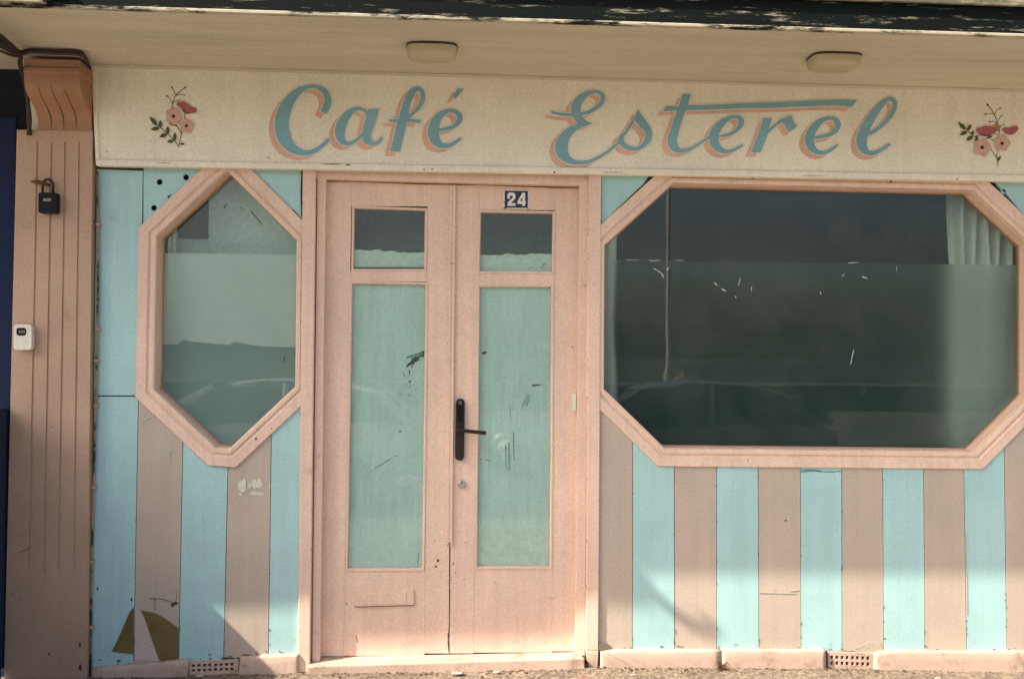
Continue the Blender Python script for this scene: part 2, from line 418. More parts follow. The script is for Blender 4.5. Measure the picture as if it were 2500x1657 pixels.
part('wear_mark', b, GROOVE, B)
b = new()
poly(b, [(2117,1567),(2152,1566),(2155,1590),(2118,1592),(2088,1590),(2092,1580),(2108,1572)], .0022, .002)
part('wear_mark', b, plain('bare_render', (.42, .36, .27), .9), B, 'bare patch at the foot of a mauve stripe above the air brick')
b = new()
for (x0,y0),(x1,y1),w in (((1951,1195),(1949,1230),2.4),((1853,1446),(1945,1448.5),.5),((1930,1442),(1951,1440),1.0),((409,1100),(416,1125),3),((420,1090),(415,1110),2),((2359,1300),(2361,1500),1.6),((345,1028),(380,1012),2.5)):
    poly(b, [(x0-w,y0),(x1-w,y1),(x1+w,y1),(x0+w,y0)] if abs(y1-y0)>abs(x1-x0) else [(x0,y0-w),(x1,y1-w),(x1,y1+w),(x0,y0+w)], .0023, .002)
part('paint_chip', b, paint('pale_chip', (.44, .44, .36), .7), B)

b = new()
for i in range(5):
    for k in range(5):
        y = random.choice((random.uniform(1180, 1600), random.uniform(1500, 1600))); (x0, x1) = seamsL[i+1]; x = x0+(x1-x0)*(y-1000)/617
        blob(b, x+random.uniform(-1.5, 1.5), y, random.uniform(.7, 1.6), random.uniform(1.2, 5), .0026, 9)
for i in range(1, 12):
    for k in range(5):
        y = random.choice((random.uniform(1160, 1580), random.uniform(1500, 1585))); (x0, x1) = seamsR[i]; x = x0+(x1-x0)*(y-1144)/438
        blob(b, x+random.uniform(-1.5, 1.5), y, random.uniform(.6, 1.4), random.uniform(1.2, 5), .0026, 9)
for k in range(46):
    x = random.choice((random.uniform(235, 730), random.uniform(1470, 2480), random.uniform(1470, 2480))); yb_ = lb(x) if x < 740 else 1587
    blob(b, x, yb_-abs(random.gauss(0, 7)), random.uniform(1, 6), random.uniform(.7, 2.2), .0027, 10)
part('wear_mark', b, plain('damp_stain', (.13, .13, .09), .9), B)
b = new()
for k in range(60):
    x = random.choice((random.uniform(240, 730), random.uniform(1470, 2480), random.uniform(1470, 2480))); y = random.uniform(1160, 1580)
    blob(b, x, y, random.uniform(.6, 1.3), random.uniform(.6, 1.5), .0028, 7)
for k in range(40):
    y = random.uniform(450, 1590); f = (y-420)/1200; x = random.choice((739-12*f, 770-14*f, 1439-9*f, 1468-7*f))+random.uniform(-.8, .8)
    blob(b, x, y, random.uniform(.5, 1.2), random.uniform(1, 4), .0186, 8)
part('wear_mark', b, plain('chip_brown', (.22, .14, .09), .9), B)
# plinth ------------------------------------------------------------
def rough_block(bm, top, bottom, d, th, jit=.0028, r=.009):
    """plaster kerb: rounded top edge, uneven surface; top/bottom are lists of photo points"""
    n = 26; rings = []
    T = [at(*p, d) for p in top]; Bt = [at(*p, d) for p in bottom]
    def lerp(L, t):
        s = t*(len(L)-1); i = min(int(s), len(L)-2); return L[i].lerp(L[i+1], s-i)
    for i in range(n+1):
        t = i/n; a, c = lerp(T, t), lerp(Bt, t); c = c+Vector((0, 0, -.03))
        e = random.uniform(-jit, jit); f = random.uniform(-jit, jit)
        shrink = .004 if i in (0, n) else 0
        pr = [(a.x, a.y+th, a.z+e), (a.x, a.y+r+shrink, a.z+e), (a.x, a.y+r*.3+shrink, a.z-r*.35+e), (a.x, a.y+shrink, a.z-r+e),
              (a.x*.6+c.x*.4, a.y+f*.6+shrink, a.z*.6+c.z*.4), (c.x*.8+a.x*.2, a.y+f*.8+shrink, c.z*.8+a.z*.2), (c.x, c.y+e+shrink, c.z), (c.x, c.y+th, c.z)]
        rings.append([bm.verts.new(p) for p in pr])
    for a, c in zip(rings, rings[1:]):
        for k in range(8): bm.faces.new((a[k], a[(k+1) % 8], c[(k+1) % 8], c[k]))
    bm.faces.new(rings[0]); bm.faces.new(rings[-1][::-1])
for top, bot in (([(222,1632),(340,1622),(458,1611)], [(222,1652),(457,1651)]), ([(585,1606),(660,1600),(728,1597)], [(580,1647),(728,1641)]),
                 ([(1467,1592),(1490,1588),(1762.5,1587)], [(1467,1626),(1762.5,1627)]), ([(1763.3,1587),(2017,1587)], [(1763.3,1627),(2017,1630)]),
                 ([(2137,1597),(2160,1589),(2500,1590),(2640,1591)], [(2134,1632),(2640,1643)])):
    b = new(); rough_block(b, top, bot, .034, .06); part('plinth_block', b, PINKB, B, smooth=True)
def air_brick(x0, y0, x1, y1, slope):
    b = new(); d = .012; n = 8
    W = x1-x0; Hh = y1-y0; cw = W/(n+.9); hs = []
    for i in range(n):
        xa = x0+(i+.45)*cw+random.uniform(-.4, .4); xb = xa+cw*.56; q = slope*i/n
        for ya, yb in ((.2, .43), (.60, .83)):
            hs.append([(xa, y0+ya*Hh+q), (xb, y0+ya*Hh+q), (xb, y0+yb*Hh+q), (xa, y0+yb*Hh+q)])
    poly(b, [(x0, y0-.05*Hh), (x1, y0-.05*Hh+slope), (x1, y1+.3*Hh+slope), (x0, y1+.3*Hh)], d, .03, hs)
    o = part('air_brick', b, PINKB, B, 'pierced air brick with two rows of square holes', bevel=.002)
    b = new(); poly(b, [(x0-4, y0-3), (x1+4, y0-3+slope), (x1+4, y1+12+slope), (x0-4, y1+12)], -.024, .01); part('cavity', b, DARK, o)
air_brick(462, 1615, 582, 1644, -4); air_brick(2022, 1592, 2134, 1628, 3)
b = new(); poly(b, [(200, 1600), (760, 1570), (760, 1690), (200, 1690)], -.040, .02); part('footing', b, GROOVE, B); b = new(); poly(b, [(1440, 1586), (2700, 1586), (2700, 1690), (1440, 1690)], -.040, .02)
part('footing', b, GROOVE, B)

# octagonal windows -------------------------------------------------
def inset(P, t):
    n = len(P); out = []
    for i in range(n):
        p0, p1, p2 = Vector(P[i-1]), Vector(P[i]), Vector(P[(i+1) % n])
        e1, e2 = (p1-p0).normalized(), (p2-p1).normalized()
        n1, n2 = Vector((e1.y, -e1.x)), Vector((e2.y, -e2.x))      # outlines run clockwise, inward is to the right
        bis = (n1+n2).normalized(); k = t/max(.2, bis.dot(n1))
        out.append((p1.x+bis.x*k, p1.y+bis.y*k))
    return out
def ring(P, prof):
    bm = new(); L = []
    for t, d in prof:
        L.append([bm.verts.new((x, -d, z)) for x, z in inset(P, t)])
    n = len(P)
    for a, c in zip(L, L[1:]):
        for i in range(n): bm.faces.new((a[i], a[(i+1) % n], c[(i+1) % n], c[i]))
    return bm
PROF = [(0, -.02), (0, .010), (.003, .0125), (.046, .0125), (.050, .0085), (.054, .003), (.059, .003), (.062, .0085), (.066, .0115), (.080, .0115), (.086, .0085), (.087, -.0125), (.0895, -.0125), (.0895, -.11), (0, -.11), (0, -.02)]
octL = [(531, 375), (576, 376), (768, 567), (764, 963), (575, 1141), (507, 1136), (330, 969), (338, 556)]
octR = [(1628, 403), (2391, 422), (2558, 577), (2558, 985), (2400, 1145), (1607, 1138), (1432, 968), (1434, 578)]
def octagon_window(pts, label):
    P = [(at(x, y, .0125).x, at(x, y, .0125).z) for x, y in pts]
    fr = part('octagonal_window', ring(P, PROF), PINK, B, label, smooth=False)
    part('reveal_shade', ring(P, [(.0885, -.0135), (.0872, -.0135), (.0865, -.05), (.0875, -.085), (.097, -.0852), (.097, -.109), (.0885, -.109), (.0885, -.0135)]), REVEAL_SHADE, fr)  # extra ring that carries the painted reveal shade
    bm = new(); prism_xz(bm, [inset(P, .090)], .086, .090); part('pane', bm, GLASS, fr)
    return fr, P
frL, PL = octagon_window(octL, 'small upright octagonal window with pale frosted lower pane')
frR, PR = octagon_window(octR, 'wide dark octagonal window beside the door')
def cut_below(P, z):
    out = []
    for i in range(len(P)):
        a, c = P[i], P[(i+1) % len(P)]
        if a[1] <= z: out.append(a)
        if (a[1] <= z) != (c[1] <= z):
            t = (z-a[1])/(c[1]-a[1]); out.append((a[0]+(c[0]-a[0])*t, z))
    return out
bm = new(); prism_xz(bm, [cut_below(inset(PL, .089), at(560, 620, -.095).z)], .0945, .0949); part('frosted_layer', bm, FILM_PALE, frL)
bm = new(); pp = cut_below(inset(PL, .089), at(560, 846, -.094).z)
zq = max(q[1] for q in pp); top = [q for q in pp if abs(q[1]-zq) < 1e-6]; xa_, xb_ = sorted(q[0] for q in top)
prof_ = [at(x, y, -.094) for x, y in ((448, 829), (470, 834), (560, 842), (573, 833), (612, 842), (650, 846))]
i0 = [i for i, q in enumerate(pp) if abs(q[1]-zq) < 1e-6]
pp = [q for q in pp if abs(q[1]-zq) > 1e-6]
j = i0[0]
pp = pp[:j]+[(xa_, at(390, 840, -.094).z), (prof_[0].x-.03, at(430, 841, -.094).z)]+[(q.x, q.z) for q in prof_]+[(xb_, at(725, 848, -.094).z)]+pp[j:]
prism_xz(bm, [pp], .0935, .0939); part('frosted_layer', bm, FILM_REFLECT, frL, 'teal layer painted as the stepped dark reflection in the small window')  # upper edge shaped like a reflected roofline
bm = new(); prism_xz(bm, [cut_below(inset(PR, .089), at(1980, 641, -.095).z)], .0945, .0949); part('frosted_layer', bm, FILM_DARK, frR)
# scuffs on the big pane, rust specks on the frames
def stroke(bm, pts, wpx, d, th=.001):
    for (x0, y0), (x1, y1) in zip(pts, pts[1:]):
        v = Vector((x1-x0, y1-y0)); 
        if v.length < .01: continue
        nrm = Vector((-v.y, v.x)).normalized()*wpx/2
        d += .00007
        poly(bm, [(x0+nrm.x, y0+nrm.y), (x1+nrm.x*.6, y1+nrm.y*.6), (x1-nrm.x*.6, y1-nrm.y*.6), (x0-nrm.x, y0-nrm.y)], d, th)
b = new()
for pts, wd in ((((1584,635),(1595,637),(1612,635)),2.5),(((1596,655),(1606,661),(1616,668),(1620,680)),3),(((1628,660),(1634,652)),3),(((1744,690),(1752,698)),3),(((1762,705),(1772,711)),4),(((1803,697),(1808,676)),2),(((1835,700),(1835,712)),2),
                (((2077,888),(2080,872),(2085,852)),2.2),(((2070,642),(2097,641)),2),(((2105,675),(2118,680)),4),(((2055,675),(2063,668)),2),(((2003,711),(2004,718)),3),(((2189,650),(2189,662)),1.6),(((1530,634),(1560,635)),1.6),(((1650,635),(1670,636)),1.6),(((1795,722),(1797,728)),2.5)):
    stroke(b, pts, wd, -.0855)
part('scuff_mark', b, SCUFF, frR)
b = new()
for pts, wd in (((( 694,870),(694,884)),2.4),((( 612,1 and 515),(640,548)),3),((( 585,505),(598,515)),2),(((547,508),(553,498)),3)):
    stroke(b, pts, wd, -.0855)
part('scuff_mark', b, SCRATCH, frL)
b = new()
for x, y, r in ((625,1071,3.5),(663,1046,2),(1826,1124,2),(1945,1129,1.5),(1838,436,2),(2175,444,3)): blob(b, x, y, r, r, .0132)
part('rust_mark', b, RUST, B)

# door frame and doors ------------------------------------------------
DF = part('door_frame', poly(new(), [(739, 400), (771, 400), (756.5, 1640), (726.5, 1641)], .018, .14), PINK, B, 'pink timber frame round the double doors', bevel=.004)
b = new(); poly(b, [(1438.5, 400), (1468.5, 400), (1461, 1587), (1430.5, 1587)], .018, .14); part('jamb', b, PINK, DF, bevel=.004)
b = new(); rough_block(b, [(1430.5, 1587.5), (1446, 1587.5), (1461.5, 1588)], [(1440, 1628), (1448, 1630), (1459, 1629)], .020, .12, .002, .004); part('jamb_foot', b, PINKB, DF, 'chipped foot of the right jamb', smooth=True)
b = new(); poly(b, [(775, 405), (796, 405), (781, 1612), (762, 1620)], -.012, .11); part('jamb', b, PINK, DF, bevel=.003)
b = new(); poly(b, [(1415, 405), (1438, 405), (1428, 1601), (1404.5, 1597)], -.012, .11); part('jamb', b, PINK, DF, bevel=.003)
b = new(); poly(b, [(771, 390), (1440, 395), (1440, 453.6), (1415, 453), (796, 436.5), (771, 436)], -.0095, .107); part('head', b, PINK, DF, bevel=.003)
b = new(); poly(b, [(765, 425), (778, 425), (768, 1620), (752, 1625)], -.035, .06); part('rebate', b, PINK, DF); b = new(); poly(b, [(1434, 430), (1442, 430), (1434, 1610), (1426, 1610)], -.035, .06)
part('rebate', b, PINK, DF)
# threshold
b = new(); tl, tr = at(749, 1626, .045), at(1428, 1606, .045); bl, br = at(749, 1644, .045), at(1428, 1630, .045)
kl, kr = at(770, 1601, -.075), at(1413, 1589, -.075)
hexa(b, [bl+Vector((0,0,-.02)), br+Vector((0,0,-.02)), kr+Vector((0,0,-.15)), kl+Vector((0,0,-.15)), tl, tr, kr, kl])
part('threshold', b, PINKB, B, 'worn pink doorstep', bevel=.006)

DD = -.061                                   # plane of the door faces
def leaf(label, xo0, xo1, xi0, xi1, yt, yb, panes):
    """one door: outer stile, meeting stile, rails with panes between. x's are (top, bottom) pairs on the photo"""
    def X(pair, y): return pair[0]+(pair[1]-pair[0])*(y-450)/(1595-450)
    st0, st1 = panes['left'], panes['right']
    b = new(); poly(b, [(X(xo0,yt[0]), yt[0]), (X(st0,yt[0])-.12, yt[0]), (X(st0,yb[0])-.12, yb[0]), (X(xo0,yb[0]), yb[0])], DD, .045)
    lf = part('door_leaf', b, PINK, B, label, bevel=.0006)
    b = new(); poly(b, [(X(st1,yt[1])+.12, yt[1]), (X(xo1,yt[1]), yt[1]), (X(xo1,yb[1]), yb[1]), (X(st1,yb[1])+.12, yb[1])], DD, .045)
    part('stile', b, PINK, lf, bevel=.0006)
    rails = panes['rails']
    for i, (ya, yb_) in enumerate(rails):
        b = new(); q = [(X(st0,ya)+.12, ya), (X(st1,ya)-.12, ya+(yt[1]-yt[0] if i == 0 else 0)), (X(st1,yb_)-.12, yb_), (X(st0,yb_)+.12, yb_)]
        poly(b, q, DD-.0005, .044); part('rail', b, PINK, lf, bevel=.0006)
    return lf, X
def glazing(lf, q, whitened):
    """q = sight-size corners on the photo (clockwise); stepped bead, glass and what lies behind"""
    P = [(at(x, y, DD).x, at(x, y, DD).z) for x, y in q]
    pr = [(-.005, DD+.001), (-.004, DD+.004), (.003, DD+.004), (.0075, DD-.003), (.008, DD-.022), (.002, DD-.022)]
    part('glazing_bead', ring(P, pr), PINK, lf)
    bm = new(); prism_xz(bm, [inset(P, .004)], -DD+.016, -DD+.0195); part('pane', bm, GLASS, lf)
    if whitened:
        bm = new(); prism_xz(bm, [inset(P, .002)], -DD+.024, -DD+.026); part('whitewash', bm, WASH, lf)
stL, stR = (1040, 1033), (1163, 1154)
lf1, X1 = leaf('left door leaf with letter flap', (797, 781), None or (1099, 1096), None, None, (444, 451), (1601, 1594),
     dict(left=(859, 839), right=(1043.5, 1036), rails=((444, 504), (662, 688), (1392, 1600))))
lf2, X2 = leaf('right door leaf with black smart lock and house number', (1102, 1097.3), (1412.5, 1405), None, None, (452, 459), (1594, 1589),
     dict(left=(1171, 1156), right=(1354, 1347), rails=((452, 513), (667, 695), (1387, 1592))))
glazing(lf1, [(862, 505), (1041, 511), (1039, 660), (860, 660)], False)
glazing(lf1, [(857, 689), (1043, 692), (1034, 1391), (845.5, 1391)], True)
glazing(lf2, [(1171, 515), (1353, 518), (1351, 666), (1168, 665)], False)
glazing(lf2, [(1168, 697), (1350, 697), (1346, 1386), (1161.5, 1386)], True)
# whitewash left along the foot of the two small top lights, with a torn upper edge
def torn(lf, x0, x1, yt, yb, seed):
    random.seed(seed); n = 16; top = []
    for i in range(n+1):
        top.append((x0+(x1-x0)*i/n, yt[0]+(yt[1]-yt[0])*i/n+random.uniform(-3, 3)))
    b = new(); poly(b, top+[(x1, yb), (x0, yb)], DD-.024, .002); part('whitewash', b, WASHL, lf)
torn(lf1, 860, 1042, (609, 618), 652, 3); torn(lf2, 1167, 1354, (621, 620), 668, 5)
random.seed(11)
# dark scratches in the whitewash
b = new()
def zA(*p): return [(860+x*.2041, 840+y*.2041) for x, y in p]
for p, wd in ((((645,270),(720,220),(800,170)),6),(((660,250),(740,185),(850,130)),5),(((715,225),(740,240)),7),(((850,80),(845,160)),6),(((700,200),(830,110)),3),(((740,215),(830,180)),3),(((710,240),(714,290)),3),
              (((680,310),(686,362)),4),(((610,345),(632,390)),2.5),(((675,455),(702,440)),6),(((632,475),(645,490)),3),(((692,490),(702,508)),3),(((665,520),(675,520)),3),(((575,600),(590,598)),3),(((655,595),(700,612)),1.5),
              (((560,1045),(592,1040)),5),(((265,1488),(330,1450),(400,1405),(475,1355)),2.2),(((505,1337),(540,1333),(565,1350)),1.6)):
    stroke(b, zA(*p), wd*.75, DD-.0225)
stroke(b, [(1022,1348),(1019,1378)], 1.3, DD-.0225)
part('scratch_mark', b, SCRATCH, lf1)
b = new()
for p, wd in ((((650,160),(840,95)),9),(((700,170),(830,125)),7)): stroke(b, zA(*p), wd*.5, DD-.0232)
part('scratch_mark', b, plain('green_mark', (.13, .24, .09), .8), lf1)
b = new()
def zB(*p): return [(980+x*.3826, 840+y*.3826) for x, y in p]
for p, wd in ((((515,60),(545,50)),8),(((835,264),(888,258)),5),(((768,400),(805,320)),1.2),(((785,395),(815,320)),1),(((800,395),(823,320)),1.5),(((695,400),(697,475)),1),(((665,645),(668,795)),1.6),(((685,625),(688,800)),2),(((714,560),(720,745)),1.8),(((540,735),(577,748)),2),(((500,730),(515,735)),1.5)):
    stroke(b, zB(*p), wd*.8, DD-.0225)
stroke(b, [(1322, 655), (1326, 648), (1332, 642)], 1.6, DD-.0225); stroke(b, [(1290, 655), (1305, 651)], 1, DD-.0225)
part('scratch_mark', b, SCRATCH, lf2)
b = new(); poly(b, [(1160, 1294), (1349, 1290), (1347, 1392), (1158, 1392)], DD-.0228, .001); part('whitewash', b, WASHL, lf2, 'paler strip along the foot of the right door glass')
# cover strip between the leaves
b = new(); poly(b, [(1098, 451), (1105, 451), (1096, 1330), (1088, 1328)], DD+.010, .0125); poly(b, [(1105.3, 451), (1113, 451), (1104, 1332), (1096.3, 1330)], DD+.016, .0185)
part('cover_strip', b, PINK, lf1, bevel=.002)
# letter flap
b = new(); poly(b, [(866, 1442), (1010, 1439), (1010, 1476), (868, 1480)], DD+.012, .014); o = part('letter_plate', b, PINK, lf1, bevel=.002)
b = new(); poly(b, [(865, 1479), (1011, 1475), (1011, 1477.5), (866, 1481.5)], DD+.004, .004); part('letter_plate_gap', b, RUST, o)
b = new(); poly(b, [(880, 1448), (992, 1447), (992, 1473), (882, 1475)], DD+.0155, .005); part('letter_flap', b, PINK, lf1, bevel=.0015)
# smart lock, lever, cylinder
def slot(x0, y0, x1, y1, n=10):
    cx = (x0+x1)/2; r = (x1-x0)/2
    return [(cx+r*math.cos(math.pi+math.pi*i/n), y0+r+r*math.sin(math.pi+math.pi*i/n)) for i in range(n+1)]+[(cx+r*math.cos(math.pi*i/n), y1-r+r*math.sin(math.pi*i/n)) for i in range(n+1)]
b = new(); poly(b, [(x+ (1-(y-973)/151)*2.0, y) for x, y in slot(1111, 973, 1133, 1124)], DD+.024, .026); part('lock_plate', b, BLACKM, lf2, bevel=.003)
b = new(); poly(b, [(x+(1-(y-973)/151)*2.0, y) for x, y in slot(1115.5, 977, 1128.5, 1031)], DD+.0255, .003); part('keypad', b, BLACKP, lf2)
b = new(); poly(b, circ(1123.5, 983, 4, 16), DD+.0265, .002, [circ(1123.5, 983, 2.9, 16)]); part('lens_ring', b, STEEL, lf2)
b = new(); e0 = at(1119, 1050, DD+.028); tube(b, [e0, e0+Vector((0, -.03, 0))], .010, 12)
e1 = at(1119, 1050, DD+.055); e2 = at(1186.5, 1056.5, DD+.055)
tube(b, [e1+Vector((-.004, .004, 0)), e1+Vector((.006, -.002, 0)), e1.lerp(e2, .5), e2], .0095, 12); part('door_lever', b, BLACKM, lf2, smooth=False)
b = new(); c0 = at(1127.5, 1181, DD); tube(b, [c0, c0+Vector((0, -.010, 0)), c0+Vector((0, -.013, 0))], [.020, .020, .016], 20); part('lock_cylinder', b, STEEL, lf2)
b = new(); poly(b, [(1126.9, 1173), (1128.5, 1173), (1128.5, 1182), (1126.9, 1182)], DD+.0138, .001); part('key_slot', b, DARK, lf2)
b = new(); poly(b, [(1396.5, 960), (1407, 960), (1406.5, 1004), (1396, 1003)], DD+.016, .016); part('door_contact', b, WHITE, lf2, bevel=.003)
b = new()
for x, y, r in ((1069,1368,4),(1064,1382,3.4),(1103,1304,2),(1107,1375,2),(1085,1411-40,0.1),(1102,1415,1.6),(1133,1413,1.8),(1121,1298,1.2),(1137,1278,1.2),(1060,1320,1.5),(1070,1318,1.2),(1398,847,2),(1091,632,1.6),(1134,1325,1.4),(1208,1420,1.4),(1092,837,1.3),(1187,677,1.2),(845,1473,2),(1112,1398,1.6),(1089,1322,2.4)):
    blob(b, x, y, r, r*1.1, DD+.0012)
for x, y, r in ((1097, 1326, 3), (1093,1330,2)): blob(b, x, y, r, r, DD+.018)
part('rust_mark', b, RUST, B)
b = new(); stroke(b, [(1098.5, 1334), (1098, 1440), (1097.5, 1520), (1094, 1560), (1096, 1592)], 2.0, DD+.0012); stroke(b, [(1094.5, 1545), (1094, 1565), (1096, 1590)], 3.2, DD+.0016)
stroke(b, [(869, 1550), (872, 1562), (874, 1568)], 1.4, DD+.0012); stroke(b, [(1098, 643), (1112, 643.5)], 1.4, DD+.0176)
part('crack', b, GROOVE, B)

# pilaster ---------------------------------------------------------
def px(fr, y): 
    l = 41+(10-41)*(y-319)/(1640-319); r = 226+(212-226)*(y-319)/(1640-319); return l+(r-l)*fr
d0, d1 = .0445, .050
b = new()
def pq(f0, f1, ya, yb, d, th): poly(b, [(px(f0,ya), ya), (px(f1,ya), ya), (px(f1,yb), yb), (px(f0,yb), yb)], d, th)
pq(0, 1, 317, 1660, d0, .16)
def slotp(f): return [(px(f-.013, 348), 348), (px(f+.013, 348), 348), (px(f+.013, 1390), 1390), (px(f, 1396), 1396), (px(f-.013, 1390), 1390)]
poly(b, [(px(0, 318), 318), (px(1, 318), 318), (px(1, 1655), 1655), (px(0, 1655), 1655)], d1, .0053, [slotp(f) for f in (.28, .465, .645, .83)])
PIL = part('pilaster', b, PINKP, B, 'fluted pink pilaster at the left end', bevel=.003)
xl, xr = at(93, 318, .055).x, at(224, 318, .055).x
zb, zt = at(150, 318, .055).z, zs(-2)-.015
prof = []
for i in range(17):
    t = i/16; s = 1/(1+math.exp(-(t-.50)*11))
    prof.append((.055+.165*s, zb+(zt-.07-zb)*t))
b = new(); stripsx = []
gw = (xr-xl)
edges = [0, .235, .265, .47, .50, .705, .735, 1]
for k in range(7):
    dd = 0 if k % 2 == 0 else -.008
    a0, a1 = xl+gw*edges[k], xl+gw*edges[k+1]
    L1 = [b.verts.new((a0, -(d+dd*math.sin(math.pi*min(1, i/13))), z)) for i, (d, z) in enumerate(prof)]
    L2 = [b.verts.new((a1, -(d+dd*math.sin(math.pi*min(1, i/13))), z)) for i, (d, z) in enumerate(prof)]
    for i in range(16): b.faces.new((L1[i], L2[i], L2[i+1], L1[i+1]))
for xx in (xl, xr):
    v = [b.verts.new((xx, -d, z)) for d, z in prof]; w0 = b.verts.new((xx, 0, prof[-1][1])); w1 = b.verts.new((xx, 0, prof[0][1])); b.faces.new(v+[w0, w1])
part('bracket', b, CAPITAL_SHADE, PIL, 'scrolled orange brown bracket at the head of the pilaster')
b = new(); box(b, xl-.008, xr+.004, -.232, .02, zt-.07, zt-.045); box(b, xl-.003, xr+.002, -.224, .02, zt-.045, zt-.004); part('bracket_cap', b, CAPITAL_SHADE, PIL, bevel=.004)
b = new(); stroke(b, [(48, 1346), (60, 1343), (74, 1337)], 2, .0512); blob(b, 195, 1573, 3, 7, .0512); blob(b, 196, 1628, 4, 9, .0512); blob(b, 120, 1595, 3, 3, .0512); blob(b, 125, 1042, 2, 2, .0512)
part('crack', b, GROOVE, PIL)

# canopy -----------------------------------------------------------
def soff(bm, x0, x1, da, db, th=.02, dz=0):
    hexa(bm, [(x0, -da, zs(x0)+dz), (x1, -da, zs(x1)+dz), (x1, -db, zs(x1)+dz), (x0, -db, zs(x0)+dz), (x0, -da, zs(x0)+dz+th), (x1, -da, zs(x1)+dz+th), (x1, -db, zs(x1)+dz+th), (x0, -db, zs(x0)+dz+th)])
XA, XB = -6.5, 7.0
cuts = [-.02, .098, .30, .52, .74, D-.012]
for i in range(5):
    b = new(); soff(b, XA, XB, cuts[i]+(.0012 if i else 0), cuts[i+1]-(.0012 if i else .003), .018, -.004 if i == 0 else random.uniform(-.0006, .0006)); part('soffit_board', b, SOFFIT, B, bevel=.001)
b = new(); soff(b, XA, XB, -.02, D, .08, .02); part('canopy_deck', b, GROOVE, B)
xj = at(121, 10, D+.03).x
b = new(); soff(b, xj, XB, D-.011, D+.012, .016, -.006); o = part('fascia_bead', b, FASC, B, 'peeling black and white bead under the canopy edge', bevel=.004)
b = new(); soff(b, xj, XB, D-.010, D+.004, .124, .012); part('fascia_board', b, FASCD, B, 'black canopy fascia with flaking paint')
b = new(); soff(b, xj, XB, D-.06, D+.022, .012, .138); part('roof_flashing', b, FELT, B); b = new(); soff(b, xj, XB, D+.010, D+.024, .03, .120); part('roof_flashing', b, FELT, B, bevel=.004)
b = new(); soff(b, XA, xj-.004, D-.010, D+.070, .02, -.006); part('fascia_bead', b, FASC, B, bevel=.004)
b = new(); soff(b, XA, xj-.004, D-.010, D+.062, .124, .0145); part('fascia_board', b, FASCD, B)
b = new(); za = zs(xj)
tube(b, [Vector(q) for q in crom([(xj-.02, -(D+.04), za+.075), (xj-.012, -(D+.085), za+.068), (xj+.004, -(D+.125), za+.080), (xj+.030, -(D+.150), za+.115), (xj+.06, -(D+.150), za+.16)], 5)], [.030-.0008*i for i in range(21)], 10); part('shadow_arm', b, BLACKM, B, smooth=True)  # unseen arm added to cast the soft band right of the door
b = new(); soff(b, XA, XB, -.25, D-.062, .06, .101); part('canopy_roof', b, FELT, B)
# upper wall, room ---------------------------------------------------
b = new(); box(b, at(228, 400, 0).x-.3, 6.8, -.005, .10, 2.455, 3.2); part('upper_wall', b, CREAM, B); b = new(); box(b, -6.5, 6.8, .10, .3, 2.95, 6.5); part('upper_wall', b, CREAM, B)
b = new(); xe = at(2640, 800, 0).x
box(b, xe, 6.8, .01, .12, -.1, 2.4); part('end_wall', b, MAUVE, B)
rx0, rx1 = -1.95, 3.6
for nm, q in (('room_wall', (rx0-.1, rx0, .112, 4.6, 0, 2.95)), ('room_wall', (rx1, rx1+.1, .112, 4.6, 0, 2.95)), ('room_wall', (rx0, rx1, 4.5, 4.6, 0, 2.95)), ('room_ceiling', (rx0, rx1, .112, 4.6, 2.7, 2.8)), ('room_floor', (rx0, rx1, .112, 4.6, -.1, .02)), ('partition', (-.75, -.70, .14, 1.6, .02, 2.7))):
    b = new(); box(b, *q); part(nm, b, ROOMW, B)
b = new(); box(b, -1.90, -.78, .22, .24, .3, 2.6); part('display_back', b, ROOML, B)
q = [at(436, 485, -.21), at(508, 583, -.21)]
b = new(); box(b, q[0].x, q[1].x, .206, .214, q[1].z, q[0].z); part('display_panel', b, plain('dark_panel', (.035, .045, .035), .9), B)
b = new(); box(b, -.62, .62, .42, .44, 1.7, 2.55); part('pale_backing', b, plain('pale_backing_sheet', (.40, .45, .43), .9), B)  # pale sheet added to lift the tone behind the top door lights

# ------------------------------------------------------------------ sign
SG = thing('shop_sign', 'long cream signboard reading Café Esterel in blue script above the door', 'sign', at(1350, 420, .04))
sd = .050
b = new(); poly(b, [(221, 140), (2760, 195), (2760, 447), (234, 404)], sd, .05); part('board', b, CREAM, SG, bevel=.002)
b = new(); poly(b, [(233.4, 389), (2760, 432), (2760, 447.5), (233.9, 404.6)], sd+.009, .0088); part('bead', b, CREAM, SG, bevel=.004)
b = new(); poly(b, [(221, 140), (232, 140), (243, 388.6), (233.2, 388.4)], sd+.007, .0068); part('bead', b, CREAM, SG, bevel=.003)
b = new(); 
for x, y, rx, ry in ((262,370,2,2),(810,422-21,26,1.6),(850,403,6,3),(1035,414,4,2.2),(1055,413,3,2.4),(1354,421,4,2.5),(793,293-58,1.6,1.6),(793,296,1.4,1.4),(2337,437,3,2),(655,385,6,1.2),(1500,421,30,.8),(1990,430,40,.7),(400,398,20,.8)):
    blob(b, x, y, rx, ry, sd+.0100, j=.5)
part('grime_mark', b, plain('moss_grime', (.13, .11, .05), .9), SG)
OFFX, OFFY = -13.2, 10.0
